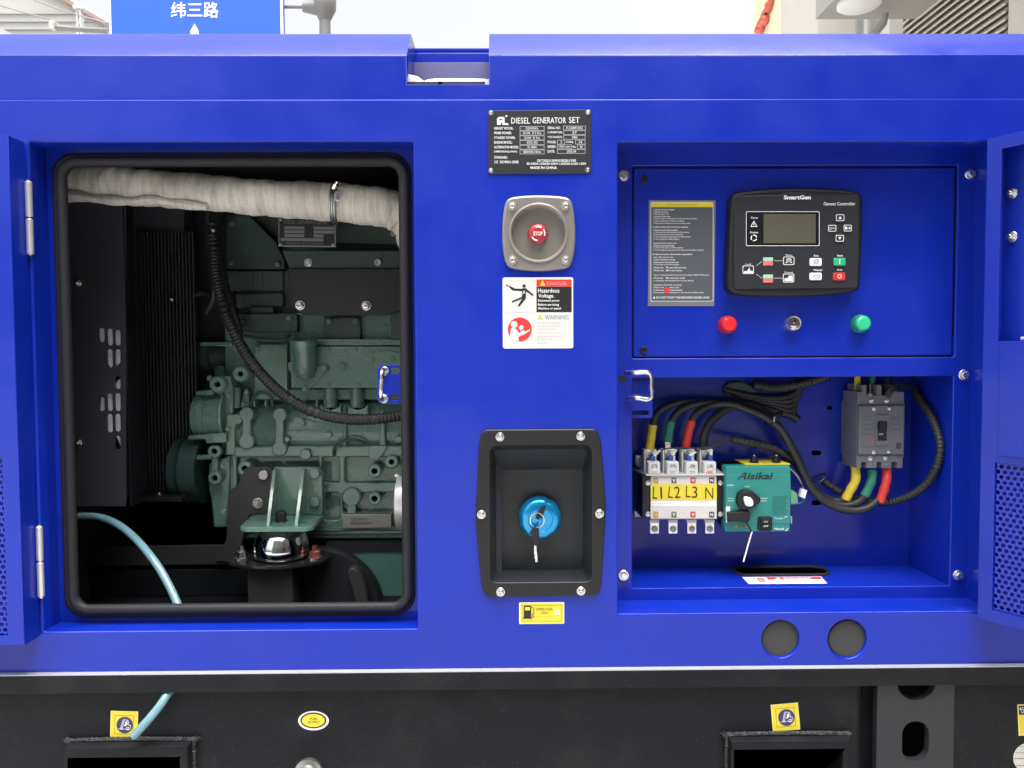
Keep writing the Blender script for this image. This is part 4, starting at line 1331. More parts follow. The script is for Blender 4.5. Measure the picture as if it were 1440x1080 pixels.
b.plate([smooth_loop(lp([(1046.2, 698), (1053, 699.3), (1057.5, 700.5), (1060, 706), (1059.5, 712), (1054.5, 713), (1048.5, 711.5), (1046.5, 705)], YG - .014), 2)], YG - .014, .004, WHITE, .0015)
b.build('handle_socket', o)
mb, done = part('padlock_hasp', sc, 'black hasp with hanging tag')
mb.plate([round_loop(lp([(1023.5, 720.5), (1041, 719.5), (1054.8, 718.8), (1055, 730), (1052, 736), (1040, 733.8), (1023.8, 734.2)], YG - .010), .002)], YG - .010, .009, PLASTIC, .0016)
mb.plate([lp([(1021.2, 713), (1027, 713), (1027, 720), (1022.6, 722), (1022.6, 735), (1021.2, 735)], YG - .003)], YG - .003, .002, WHITE, .0004)
mb.tube([P(1050, 735, YG - .008), P(1053.5, 741, YG - .008), P(1056.5, 747.5, YG - .008)], .0012, PLASTIC, 6)
done()
mb, done = part('rocker_switch', sc)
mb.plate([rrp(1066.3, 726.5, 1086.4, 747, 3.5, YG - .004)], YG - .004, .0036, PLASTIC, .0016)
o = done()
b = MB()
b.plate([rrp(1070, 729.5, 1083, 737, 1, YG - .0075)], YG - .0075, .003, PLASTIC, .001)
b.plate([rrp(1070, 737.2, 1083, 744, 1, YG - .0060)], YG - .0060, .002, PLASTIC, .001)
J = Ink(b, YG - .0076)
J.text('ON', 1074, 732.5, 1079.5, 734.6, WHITE); J.text('OFF', 1073.5, 738.6, 1080.5, 741, WHITE, 1)
b.build('rocker', o)
mb, done = part('green_connector', sc)
mb.plate([lp([(1111.8, 690), (1113.5, 689), (1121, 694), (1122.5, 708), (1113, 709.5), (1111.8, 708)], .125)], .125, .014, mat('green_terminal', (.16, .44, .24), .45), .001)
done()
mb, done = part('side_latch', sc)
mb.plate([rrp(1112, 726.5, 1114, 736.5, .4, .130)], .130, .010, LGREY, .0004)
done()
wp = thing('white_plug', 'small white wire plug hanging beside the teal box', 'plug', P(1129, 701, .12))
mb, done = part('plug_body', wp)
mb.plate([lp([(1128, 687), (1135.5, 690), (1132.5, 701.5), (1125, 698.5)], .118)], .118, .008, WHITE, .0012)
done()
mb, done = part('wire', wp)
for k_ in range(3):
    mb.tube(spline([P(1092 + k_ * 2, 652 + k_, .130), P(1112, 658 + k_ * 2, .128), P(1124, 671 + k_ * 2.5, .126), P(1130.5, 688, .122)], .004), .0009, CABLE if k_ != 1 else LGREY, 6)
    mb.tube(spline([P(1127 + k_ * 2, 699, .122), P(1129 + k_ * 2.5, 705, .124), P(1120, 708 + k_, .13)], .004), .0007, (CAPB, TEAL, CABLE)[k_], 6)
done()
ti = thing('cable_tie', 'thin white tie end hanging under the teal box', 'cable tie', P(1045, 791, .09))
mb, done = part('tie_strap', ti)
mb.tube([P(1057.5, 747.5, YG - .006), P(1051, 770, YG - .008), P(1045.5, 790, YG - .010)], .0012, mat('white_nylon', (.82, .82, .85), .35), 6)
done()

YR = 0.115
cbk = plate_thing('circuit_breaker', 'grey three pole moulded circuit breaker mounted high in the cable box', 'circuit breaker', (1238, 658), YR)
mb, done = part('case', cbk)
mb.plate([rrp(1204.5, 566, 1272, 643, 1.5, YR + .006)], YR + .006, .055, BREAKER, .001)
mb.plate([rrp(1207.8, 570, 1271.8, 639.5, 1.5, YR)], YR, .007, BREAKER, .0016)
done()
mb, done = part('terminal_cover', cbk)
low = [(1204.3, 640), (1270, 640), (1269.3, 658.3), (1261.5, 658.3), (1261.5, 650), (1254, 650), (1254, 658.3), (1240, 658.3), (1240, 650), (1233, 650), (1233, 658.3), (1218.5, 658.3), (1218.5, 650), (1211.5, 650), (1211.5, 658.3), (1204.3, 658.3)]
mb.plate([lp(low, YR + .004)], YR + .004, .050, BREAKER, .0008)
done()
mb, done = part('terminal_cover', cbk)
up = [(1205.5, 569), (1271.5, 569), (1271.5, 551), (1261, 551), (1261, 541), (1254, 541), (1254, 556), (1240, 556), (1240, 541), (1233, 541), (1233, 556), (1219, 556), (1219, 541), (1212, 541), (1212, 551), (1205.5, 551)]
mb.plate([lp(up, YR + .004)], YR + .004, .050, BREAKER, .0008)
done()
mb, done = part('toggle_bezel', cbk)
mb.plate([rrp(1231.8, 583.3, 1250.5, 626.5, 1, YR - .003), rrp(1235, 593, 1247.7, 620, .6, YR - .003)], YR - .003, .004, BREAKER, .0012)
o = done()
b = MB()
b.plate([rrp(1234.5, 592, 1248.2, 621, .6, YR + .0003)], YR - .0004, .0006, BLACKI, .0)
b.plate([rrp(1237, 594, 1247, 604.5, .8, YR - .010)], YR - .010, .010, PLASTIC, .001)
Ink(b, YR - .0005).text('ON', 1235.8, 608.8, 1241.3, 612, WHITE)
b.build('toggle', o)
BK2 = mat('breaker_print', (.05, .055, .065), .5)
for (x0, x1, ys) in ((1212, 1229, (585, 589, 596, 603, 610, 628)), (1253, 1268, (585, 589, 596, 604))):
    mb, done = part('print', cbk)
    for y_ in ys: Ink(mb, YR).rect(x0, y_, x1 - (y_ * 7 % 4), y_ + .7, BK2)
    done()
mb, done = part('approval_mark', cbk)
I = Ink(mb, YR)
I.arc(1226, 621, 3, 0, 360, .7, REDI, 1, 14); I.text('◇', 1224.6, 619.6, 1227.4, 622.4, REDI, 1)
done()
mb, done = part('code_patch', cbk)
Ink(mb, YR).rect(1260, 622.5, 1267, 631.5, BK2)
done()
for q in ((1225.3, 563.5), (1247, 563.5)): bolt(*q, YR + .004, 3.6, cbk, 'pan', STEEL, 'screw')
for q in ((1229, 574.5), (1251, 574.2), (1229, 635.7), (1250.5, 635.3)): bolt(*q, YR, 3.2, cbk, 'pan', STEEL, 'screw')
for q in ((1224.2, 644.5), (1245.7, 644.3)): bolt(*q, YR + .004, 3.6, cbk, 'pan', STEEL, 'screw')
for q in ((1223.5, 555), (1224.5, 652), (1246, 652)): bolt(*q, YR + .006, 3.4, cbk, 'pan', DULL, 'screw')

# power cables with coloured sleeves
def cable(label, black, sleeve_a, sm_a, sleeve_b=None, sm_b=None, r=6.3, group=None, lug=None):
    c0 = P(*black[0][:2], black[0][2])
    t_ = thing('power_cable', label, 'cable', c0, group)
    b = MB()
    pts = spline([P(*q) for q in black], .004)
    b.tube(pts, r * SP(.13), CABLE, 12)
    b.build('cable_sheath', t_, 60)
    for sl, sm in ((sleeve_a, sm_a), (sleeve_b, sm_b)):
        if not sl: continue
        b = MB()
        ps = spline([P(*q) for q in sl], .004)
        b.tube(ps, r * SP(.13), sm, 12, rf=lambda i, a: (r + 1.0 + .35 * math.sin(i * 1.7)) * SP(.13))
        b.build('colour_sleeve', t_, 60)
    if lug:
        b = MB()
        b.plate([rrp(lug[0], lug[1], lug[2], lug[3], 1, .140)], .140, .004, STEEL, .001)
        b.build('crimp_lug', t_)
    return t_
cable('black cable in yellow sleeve running over to the transfer switch', [(917.8, 602, .140), (919.5, 592, .140), (926, 579, .142), (942, 569.5, .146), (968, 564.5, .15), (1004, 564, .155), (1036, 567, .155), (1064, 572, .15), (1086, 590, .145), (1104, 612, .145), (1120, 640, .145), (1132, 668, .145), (1150, 692, .145), (1172, 704, .145), (1186, 703, .140), (1190, 699, .138)],
      [(913.5, 632.5, .137), (915, 621, .138), (916.5, 610, .140), (918.2, 597.5, .140)], SLY, [(1189, 702, .138), (1196, 689, .135), (1202.5, 677, .133), (1203.5, 668, .134), (1202.8, 655, .138)], SLY, 5.3, 'power cables of the cable box')
cable('black cable in green sleeve running over to the transfer switch', [(943.5, 596, .140), (948, 586, .140), (961, 574, .142), (985, 567, .146), (1014, 566, .15), (1044, 572, .146), (1072, 582, .14), (1092, 600, .14), (1110, 626, .138), (1124, 655, .138), (1140, 684, .138), (1162, 704, .136), (1188, 711, .134), (1207, 706, .133), (1216, 697, .133)],
      [(939.5, 622, .138), (940.5, 612, .139), (942, 602, .140), (944, 592, .140)], SLG, [(1215.5, 697.5, .133), (1222, 685, .133), (1226, 674, .134), (1227, 662, .138)], SLG, 5.3, 'power cables of the cable box', (935.3, 620, 943.6, 633))
cable('black cable in red sleeve running over to the transfer switch', [(973, 594, .140), (976, 586, .140), (986, 576, .142), (1004, 569, .146), (1028, 568, .14), (1052, 576, .135), (1078, 588, .132), (1098, 604, .13), (1114, 632, .128), (1128, 662, .128), (1144, 690, .128), (1166, 709, .128), (1194, 718, .126), (1218, 715, .126), (1234, 704, .127)],
      [(964.5, 629, .137), (967, 615, .138), (969.5, 604, .140), (973.2, 591.5, .140)], SLR, [(1237, 706.5, .127), (1241.5, 694, .127), (1246, 679, .128), (1247.2, 668, .131), (1246.8, 655, .138)], SLR, 5.3, 'power cables of the cable box')
cable('plain black cable beside the red sleeved one', [(988.7, 632, .138), (990.5, 612, .14), (1002, 590, .146), (1026, 573, .155), (1050, 569, .16), (1082, 575, .165), (1112, 584, .17), (1122, 590, .17)], None, None, None, None, 6.2, 'power cables of the cable box')
# clip ties round the bundle
for k_, (a, b_) in enumerate((((1080, 585), (1096, 592)), ((1142, 671), (1156, 679)))):
    t_ = thing('cable_tie', ('black tie round the cables above the teal box', 'black tie round the cables where they bend to the breaker')[k_], 'cable tie', P((a[0] + b_[0]) / 2, (a[1] + b_[1]) / 2, .12))
    b = MB()
    m0 = P((a[0] + b_[0]) / 2, (a[1] + b_[1]) / 2, .138)
    dirv = (P(1110, 618, .138) - P(1086, 590, .138)).normalized() if k_ == 0 else (P(1166, 706, .132) - P(1136, 664, .132)).normalized()
    nn = dirv.cross(Vector((0, 1, 0))).normalized()
    b.tube([m0 + nn * (.0165 * math.cos(q)) + Vector((0, 1, 0)) * (.014 * math.sin(q)) for q in [2 * math.pi * i / 20 for i in range(20)]], .0016, PLASTIC, 6, closed=True)
    b.build('tie_loop', t_)
    b = MB()
    b.tube([m0 + nn * -.006 + Vector((0, -.014, 0)), m0 + nn * -.012 + Vector((.004, -.018, .012))], .0012, LGREY if k_ == 0 else PLASTIC, 6)
    b.build('tie_tail', t_)
# corrugated conduits
def conduit(name, label, pts, r, m=CABLE, pitch=.0042, group=None):
    t_ = thing(name, label, 'conduit', P(*pts[0]), group)
    b = MB()
    ps = spline([P(*q) for q in pts], pitch / 4)
    # even spacing along the run
    acc, out, last = 0.0, [ps[0]], ps[0]
    for q in ps[1:]:
        if (q - last).length >= pitch / 4:
            out.append(q); last = q
    b.tube(out, r, m, 12, rf=lambda i, a: r * (1.0, 1.0, .82, .82)[i % 4])
    b.build('corrugated_tube', t_, 60)
    return t_
conduit('corrugated_conduit', 'ribbed black conduit looping down beside the circuit breaker', [(1286, 548, .150), (1296, 564, .130), (1311, 589, .100), (1321.5, 622, .083), (1319.5, 649, .083), (1305, 678, .098), (1280, 697, .118), (1247, 706.5, .142), (1215, 703, .150), (1180, 691, .155), (1157, 676, .16)], 5.7 * SP(.14))
conduit('corrugated_conduit', 'thin ribbed black conduit from the transfer switch to the cable bundle', [(1029, 617, .130), (1046, 621, .130), (1064.5, 624.5, .132), (1091, 632, .135), (1112, 645, .142), (1128, 664, .15), (1144, 682, .158)], 5.2 * SP(.13))
conduit('corrugated_conduit', 'short ribbed black conduit under the crossbar of the control frame', [(1060, 541, .16), (1088, 545, .155), (1116, 542, .15), (1142, 536, .15), (1164, 527, .155), (1180, 515, .16)], 7.5 * SP(.15))
dk = thing('cable_clump', 'dark taped cable clump under the crossbar of the control frame', 'cables', P(1080, 575, .16))
b = MB()
for k_ in range(5):
    b.tube(spline([P(1020 + k_ * 6, 548 + k_ * 3, .17), P(1052 + k_ * 3, 556 + k_ * 4, .165), P(1086, 560 + k_ * 3.5, .165), P(1112, 556 + k_ * 7, .168), P(1130 - k_ * 3, 540 + k_ * 6, .17), P(1126, 528, .172)], .006), .0052, CABLE, 8)
b.build('cable_loop', dk, 60)
b = MB()
b.plate([smooth_loop(lp([(1018, 540), (1040, 535), (1062, 543), (1066, 556), (1046, 562), (1020, 559)], .168), 1)], .168, .012, mat('greenish_gland', (.03, .05, .055), .5), .003)
b.build('cable_gland', dk)
# thin control wires across the terminals
tw = thing('control_wire', 'thin black wires strung across the terminals of the transfer switch', 'wires', P(960, 632, .12))
for pts in ([(929, 632.5, .122), (940, 631, .118), (958, 629.5, .118), (975, 631, .118), (1000, 629.5, .120), (1016, 622, .126), (1030, 617, .130)],
            [(952, 631.5, .122), (975, 630, .119), (1000, 628, .121), (1014, 620.5, .126), (1030, 616, .130)],
            [(979, 634, .122), (996, 630.5, .122), (1013, 622.5, .127), (1030, 618, .130)],
            [(1000, 631, .122), (1001.5, 622, .118), (1009, 615.5, .120), (1020, 614.5, .126), (1030, 616.5, .130)],
            [(998, 622, .12), (1001, 614, .118), (1008, 611.5, .12), (1020, 613.5, .126), (1031, 616, .130)]):
    b = MB()
    b.tube(spline([P(*q) for q in pts], .003), .0010, CABLE, 6)
    b.build('wire', tw, 60)
# upper cables of the breaker
for x_, sm, lb in ((1205.5, SLY, 'yellow sleeved cable end above the circuit breaker'), (1227, SLG, 'green sleeved cable end above the circuit breaker'), (1249, CABLE, 'black sleeved cable end above the circuit breaker')):
    t_ = thing('cable_tail', lb, 'cable', P(x_, 548, .14))
    b = MB()
    b.tube([P(x_, 541, .14), P(x_ + .3, 532, .142), P(x_ + 1, 515, .145), P(x_ + 1, 500, .15)], 4.3 * SP(.14), sm, 10)
    b.build('colour_sleeve', t_, 60)
    b = MB()
    b.plate([rrp(x_ - 4, 540, x_ + 4.5, 556, 1, .139)], .139, .004, mat('copper_lug', (.62, .36, .24), .35, 1, var=.2, vscale=60), .001)
    b.build('crimp_lug', t_)
t_ = thing('wire_bundle', 'tangle of thin black wires at the top of the circuit breaker', 'wires', P(1256, 555, .13))
rnd = random.Random(5)
for k_ in range(9):
    b = MB()
    b.tube(spline([P(1244 + rnd.uniform(0, 8), 556 + rnd.uniform(-3, 3), .118), P(1252 + rnd.uniform(-3, 6), 548 + rnd.uniform(-4, 3), .113), P(1262 + rnd.uniform(-4, 4), 543 + rnd.uniform(-4, 5), .117), P(1278 + rnd.uniform(-6, 6), 547 + rnd.uniform(-8, 3), .135), P(1290, 545 + rnd.uniform(-6, 4), .16)], .003), .0011, CABLE, 6)
    b.build('wire', t_, 60)
# danger sticker on the floor of the cable box
dg = thing('danger_sticker', 'white and red danger sticker on the cable box floor by the rubber edged slot', 'sticker', P(1104, 818, .085))
zfl = bz0 - e + .0006
def FL(px, py, h):
    d = ray(px, py)
    return CAM + d * ((zfl + h - CAM.z) / d.z)
b = MB()
I = Ink(b, 0, fn=FL)
I.poly([(1043.5, 811.3), (1154.5, 810.6), (1163.5, 820.6), (1053, 821.2)], WHITE, 0)
I.poly([(1077.5, 811.6), (1153.5, 811.1), (1157, 814.3), (1081, 814.8)], REDI, 1)
I.poly([(1077, 811.6), (1078, 811.6), (1087, 820.7), (1086, 820.7)], MGREY, 2)
I.text('▲ DANGER', 1089, 811.8, 1142, 814.2, WHITE, 3, bold=.03)
I.poly([(1064, 812.7), (1069, 812), (1075, 813.4), (1077, 817), (1074.5, 819.3), (1069, 818.5), (1064.5, 816)], PINKI, 1)
I.line([(1054.5, 812.4), (1057.5, 813)], .5, MGREY, 1); I.line([(1058, 815), (1061, 813.5), (1060, 816)], .9, mat('greenish_print', (.15, .25, .2), .5), 1)
b.build('print', dg, 0)

# ------------------------------------------------------------------ stickers on the skid
YSS = YS - .0012
for cx_, cy_, r_, lb in ((174.5, 1019, 1.5, 'yellow forklift sticker beside the clear hose end on the black skid'), (1104.5, 1008.5, -5.0, 'tilted yellow forklift sticker above the other fork pocket')):
    r_ = -r_
    t_ = thing('forklift_sticker', lb, 'sticker', P(cx_, cy_ + 19, YS), 'forklift stickers over the fork pockets')
    b = MB()
    I = Ink(b, YSS + .0008, -r_, (cx_, cy_))
    I.rect(cx_ - 19.3, cy_ - 19, cx_ + 19.3, cy_ + 19, mat('pale_yellow', (.78, .72, .25), .4), 0)
    b.build('backing', t_, 0)
    b = MB()
    I.mb = b
    I.rect(cx_ - 18.2, cy_ - 18, cx_ + 18.2, cy_ + 18, YELLOW, 1)
    I.frame(cx_ - 13.5, cy_ - 13.3, cx_ + 13.5, cy_ + 13.3, .7, mat('olive_line', (.30, .26, .05), .5), 2)
    ox, oy = cx_ + 1.2, cy_ + .2
    I.disc(ox, oy, 11.6, NAVYI, 3, n=30)
    L_ = mat('lilac_print', (.62, .60, .80), .5)
    I.line([(ox - 9, oy + 5.5), (ox + 8, oy + 5.5)], .8, L_, 4)
    I.line([(ox - 5.5, oy + 5), (ox - 1.8, oy - 8)], 1.1, L_, 4); I.line([(ox - 3.2, oy + 5), (ox - .2, oy - 8.5)], .8, L_, 4)
    I.line([(ox - .5, oy - 7.5), (ox + 4.5, oy - 7), (ox + 6, oy), (ox + 8.5, oy + .5), (ox + 8.5, oy + 4)], .9, L_, 4)
    I.poly([(ox + 1, oy - 4.5), (ox + 3.5, oy - 6), (ox + 4.2, oy - 1), (ox + 1, oy + 1.5), (ox - 1.5, oy + 1), (ox + .8, oy - .8)], WHITE, 4)
    I.arc(ox + 4.8, oy + 4.6, 2, 0, 360, .9, WHITE, 5, 12); I.arc(ox - 4, oy + 5, 1.2, 0, 360, .7, L_, 5, 10)
    b.build('print', t_, 0)
t_ = thing('fuel_output_sticker', 'oval yellow fuel output sticker on the black skid', 'sticker', P(441, 1027, YS))
b = MB()
I = Ink(b, YS - .0004)
I.disc(440.8, 1013.5, 21.6, WHITE, 0, 13.6, 40)
b.build('backing', t_, 0)
b = MB()
I.mb = b
I.disc(440.8, 1013, 18.3, BLACKI, 1, 11.2, 40); I.disc(440.8, 1013, 16, YELLOW, 2, 9.2, 40)
I.text('FUEL', 436, 1009, 447, 1012.3, mat('olive_ink', (.12, .10, .01), .5), 3, bold=.02); I.text('OUTPUT', 433, 1013.6, 450, 1017, MATS['olive_ink'], 3, bold=.02)
b.build('print', t_, 0)
t_ = thing('caution_sticker', 'tall yellow and black caution sticker at the edge of the black skid', 'sticker', P(1450, 1034, .002))
b = MB()
I = Ink(b, .0014, -2.5, (1450, 1012))
I.rect(1431.5, 990, 1475, 1034, mat('pale_yellow', (.78, .72, .25), .4), 0)
b.build('backing', t_, 0)
b = MB()
I.mb = b
I.rect(1433, 991.5, 1473.5, 1004.5, mat('dark_olive', (.03, .035, .02), .5), 1)
I.rect(1433, 1005, 1473.5, 1032.5, YELLOW, 1)
I.text('CAUTION', 1434, 994, 1472, 998, WHITE, 2, bold=.03); I.text('WARNING', 1436, 999.5, 1470, 1002.5, WHITE, 2)
b.build('print', t_, 0)
t_ = thing('round_cover', 'round pale disc with dark lines at the edge of the black skid', 'disc', P(1446, 1086, .002))
b = MB()
b.plate([circ(1446.5, 1066, 22, .0012, 32)], .0012, .001, mat('pale_board', (.62, .60, .56), .6, var=.25, vscale=40), .0002)
b.build('disc', t_)
b = MB()
I = Ink(b, .0011)
for y_, x0, w_ in ((1058.2, 1427.5, .6), (1066.3, 1425.2, .8), (1076, 1428.5, .7), (1049.5, 1434, .4), (1084, 1436, .6)): I.rect(x0, y_, 2893 - x0, y_ + w_, mat('board_line', (.12, .11, .11), .6))
b.build('print', t_, 0)

# ------------------------------------------------------------------ engine bay
def cyl(mb, px, py, Y, rpx, depth, m, ins=None, b=.15, n=22):
    """round boss facing the camera, front at Y; ins = radius of a blind hole in photo pixels"""
    c = P(px, py, Y); r = rpx * SP(Y)
    if ins:
        q = ins * SP(Y)
        pr = [(0, -.012), (q, -.012), (q, -.0008), (q * 1.15, 0), (r * (1 - b), 0), (r, -r * b), (r * 1.02, -depth)]
        mb.lathe(c, [pr[0], pr[1]], BLACKI, n=n, cap=False)
        mb.lathe(c, pr[1:], m, n=n, cap=False)
    else:
        mb.lathe(c, [(0, 0), (r * (1 - b), 0), (r, -r * b), (r * 1.02, -depth)], m, n=n, cap=False)
def hcyl(mb, x0, x1, py, Y, rpx_prof, m, n=28):
    """cylinder lying along X; profile [(photo x, radius px)]"""
    c = P((x0 + x1) / 2, py, Y)
    pr = [(r * SP(Y), P(x, py, Y).x - c.x) for x, r in rpx_prof]
    pr = [(0, pr[0][1])] + pr + [(0, pr[-1][1])]
    mb.lathe(c, pr, m, (1, 0, 0), n)
eng = thing('diesel_engine', 'green painted diesel engine block inside the open bay', 'engine', P(450, 760, .45))
YE = .31
mb, done = part('engine_block', eng)
mb.box(P(320, 600, .36).x, P(660, 600, .36).x, .352, .70, P(450, 760, .36).z, P(450, 440, .36).z, GREEND, .004)
x0_, x1_ = P(318, 600, .35).x, P(650, 600, .35).x
c = P(450, 604, .372)
mb.lathe((x0_, .372, c.z), [(0, 0), (.058, 0), (.060, .003), (.060, x1_ - x0_ - .003), (.058, x1_ - x0_), (0, x1_ - x0_)], GREEND, (1, 0, 0), 40)
done()
mb, done = part('crankcase_ledge', eng)
mb.box(P(330, 630, YE).x, P(650, 630, YE).x, YE - .004, .36, P(450, 642, YE).z, P(450, 627, YE).z, GREEN, .003)
done()
mb, done = part('lower_casting', eng)
holes = [(333, 643.5, 448, 700, 3), (453, 643, 476.5, 679, 4), (485, 643, 562, 679, 4), (455, 693, 477, 731, 4), (482, 693, 562, 720, 3)]
mb.plate([lp([(326, 635), (650, 635), (650, 757), (326, 757)], YE)] + [rrp(*h, YE) for h in holes], YE, .0133, GREEN, .0028, seg=3)
mb.box(P(326, 700, .33).x, P(650, 700, .33).x, YE + .0135, .352, P(450, 757, .33).z, P(450, 640, .33).z, GREEND)
done()
mb, done = part('sump_rail', eng)
mb.box(P(326, 757, YE).x, P(650, 757, YE).x, YE - .006, .36, P(450, 746, YE).z, P(450, 741, YE).z, GREEN, .001)
mb.box(P(430, 757, YE).x, P(650, 757, YE).x, YE - .004, .40, P(450, 750.5, YE).z, P(450, 747, YE).z, DULL, .001)
done()
# dumb-bell shaped ribs over the cylinder bulge
def dumb(x, y0, y1, r0, r1, wv, Y):
    out = []
    k = 10
    for i in range(-k, k + 1):
        a = math.radians(-90 + i * 145 / k)
        out.append((x + r0 * math.cos(a), y0 + r0 * math.sin(a)))
    for i in range(-k, k + 1):
        a = math.radians(90 + i * 145 / k)
        out.append((x + r1 * math.cos(a), y1 + r1 * math.sin(a)))
    return lp(out, Y)
for x, y0, y1, r0, r1 in ((346, 583, 621, 10.5, 11.5), (392.5, 584, 631, 10.2, 11)):
    mb, done = part('casting_rib', eng)
    mb.plate([dumb(x, y0, y1, r0, r1, 4, .300)], .300, .03, GREEN, .003, seg=3)
    done()
for x, y0, y1, w0 in ((484.5, 570, 628, 3.4), (538, 578, 628, 5)):
    mb, done = part('casting_rib', eng)
    mb.plate([round_loop(lp([(x - w0 * .6, y0), (x + w0 * .6, y0), (x + w0, y1), (x - w0, y1)], .304), .002)], .304, .03, GREEN, .003, seg=3)
    done()
mb, done = part('casting_rib', eng)
mb.plate([round_loop(lp([(318, 583), (345, 583), (338, 596), (330, 598), (330, 640), (318, 640)], .304), .003)], .304, .03, GREEN, .002)
done()
for x, y, r, h in ((526.5, 662.5, 10, 4), (550.5, 649.5, 9.8, 3.6), (526.5, 701.5, 9.5, 4.2), (344, 659, 10.5, 4.2), (301, 635, 9.6, 4), (301.5, 672.5, 9.6, 4), (305.5, 540.5, 11.5, 4), (338, 526, 11.5, 3.6)):
    mb, done = part('threaded_boss', eng)
    cyl(mb, x, y, .298, r, .035, GREEN, h)
    done()
mb, done = part('core_plug', eng)
cyl(mb, 494, 699.5, .300, 13.6, .03, GREEN)
mb.plate([lp([(489, 708), (500, 708), (500, 722), (488, 722)], .301)], .301, .02, GREEN, .001)
done()
mb, done = part('casting_lug', eng)
mb.plate([round_loop(lp([(518, 627), (546, 627), (538, 640), (531, 647), (524, 648), (518, 643), (516.5, 634)], .300), .004)], .300, .02, GREEN, .002)
done()
bolt(430.5, 638.5, .304, 8.2, eng, 'plain', GREEN, 'plug')
mb, done = part('stamped_block', eng)
mb.plate([rrp(481, 723, 550.5, 743, 1, .296)], .296, .02, mat('bare_block_metal', (.30, .29, .265), .45, .5, bump=.3, bscale=300, var=.15, vscale=60), .0014)
I = Ink(mb, .2958)
I.text('Q2504331', 493, 728, 517, 732.5, mat('stamp_shadow', (.05, .05, .045), .6), 1, bold=.01)
I.text('BN2503059', 493, 733.8, 522, 738, MATS['stamp_shadow'], 1, bold=.01)
done()
# side cover with oil filler
mb, done = part('side_cover', eng)
mb.plate([lp([(407, 487), (590, 487), (590, 546), (409, 546)], .318)], .318, .03, GREEN, .003, seg=3)
mb.plate([lp([(357, 484), (404, 484), (404, 562), (357, 562)], .326)], .326, .03, GREEN, .003)
mb.box(P(407, 487, .32).x, P(620, 487, .32).x, .326, .40, P(450, 486, .32).z, P(450, 477, .32).z, GREEN, .002)
mb.box(P(400, 550, .33).x, P(620, 550, .33).x, .334, .36, P(450, 562, .33).z, P(450, 548, .33).z, GREEND)
done()
mb, done = part('oil_filler', eng)
c = P(428, 527, .300)
k = SP(.30)
mb.lathe((c.x, .306, c.z), [(0, -.004), (12 * k, -.004), (15.5 * k, .004), (16.5 * k, .02), (17.2 * k, 40 * k), (18.6 * k, 44 * k), (18.6 * k, 49 * k), (17.5 * k, 50.5 * k), (0, 51 * k)], GREEN, (0, -.16, .98), 28)
done()
mb, done = part('filler_flange', eng)
mb.plate([round_loop(lp([(404, 510), (413, 507), (430, 529), (450, 513), (459, 513), (461, 520), (436, 545), (428, 549), (421, 545), (405, 519)], .312), .004)], .312, .01, GREEN, .002)
done()
for x, y, r in ((411, 516.5, 4.6), (456.5, 518, 6.2), (482.5, 514.5, 5.2), (430, 546, 5.6), (523, 505.5, 5.4), (552, 504.5, 5.4)):
    bolt(x, y, .315, r, eng, 'hex', GREEN)
mb, done = part('pump_flange', eng)
mb.plate([round_loop(lp([(512, 505), (524, 496), (545, 492), (566, 497), (575, 510), (575, 545), (535, 545), (518, 535), (516, 524), (524, 514)], .312), .004)], .312, .012, GREEN, .002)
done()
for x0, x1 in ((455, 475), (493, 512)):
    mb, done = part('push_rod_tube', eng)
    mb.tube([P((x0 + x1) / 2, 546, .335), P((x0 + x1) / 2, 575, .325)], 10 * SP(.33), GREEND, 14)
    done()
# head, manifold and cover plates above
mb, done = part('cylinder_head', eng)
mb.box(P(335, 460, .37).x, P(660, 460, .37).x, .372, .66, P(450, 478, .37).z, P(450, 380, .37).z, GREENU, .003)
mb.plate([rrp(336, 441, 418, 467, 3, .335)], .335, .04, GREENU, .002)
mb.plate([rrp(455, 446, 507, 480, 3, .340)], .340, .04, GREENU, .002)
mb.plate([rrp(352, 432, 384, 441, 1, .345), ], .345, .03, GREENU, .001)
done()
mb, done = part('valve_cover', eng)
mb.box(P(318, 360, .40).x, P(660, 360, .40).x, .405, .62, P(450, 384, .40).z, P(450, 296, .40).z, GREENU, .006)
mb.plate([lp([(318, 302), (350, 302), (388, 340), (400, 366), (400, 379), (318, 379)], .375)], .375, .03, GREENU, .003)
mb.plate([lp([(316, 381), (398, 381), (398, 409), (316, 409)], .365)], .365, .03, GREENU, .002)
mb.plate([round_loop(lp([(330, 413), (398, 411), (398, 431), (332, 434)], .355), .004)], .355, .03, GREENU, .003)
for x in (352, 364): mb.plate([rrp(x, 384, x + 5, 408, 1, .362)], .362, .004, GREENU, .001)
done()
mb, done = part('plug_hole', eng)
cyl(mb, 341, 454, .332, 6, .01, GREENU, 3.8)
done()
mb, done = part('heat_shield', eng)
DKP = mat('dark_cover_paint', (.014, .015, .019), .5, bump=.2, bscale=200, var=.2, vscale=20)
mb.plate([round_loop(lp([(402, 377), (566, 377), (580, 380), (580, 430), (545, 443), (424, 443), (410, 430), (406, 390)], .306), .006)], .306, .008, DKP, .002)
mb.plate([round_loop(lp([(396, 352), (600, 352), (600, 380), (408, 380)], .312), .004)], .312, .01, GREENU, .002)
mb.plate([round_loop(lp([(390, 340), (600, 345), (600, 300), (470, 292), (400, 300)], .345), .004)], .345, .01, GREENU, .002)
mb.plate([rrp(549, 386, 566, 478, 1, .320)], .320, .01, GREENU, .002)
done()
for x, y, r, kd in ((433.5, 369.5, 6.2, 'hex'), (532, 369.5, 5.2, 'socket'), (422.5, 429.5, 7, 'pan'), (515.5, 430, 7, 'pan')):
    bolt(x, y, .305 if y > 400 else .311, r, eng, kd, STEEL if kd != 'socket' else DULL)
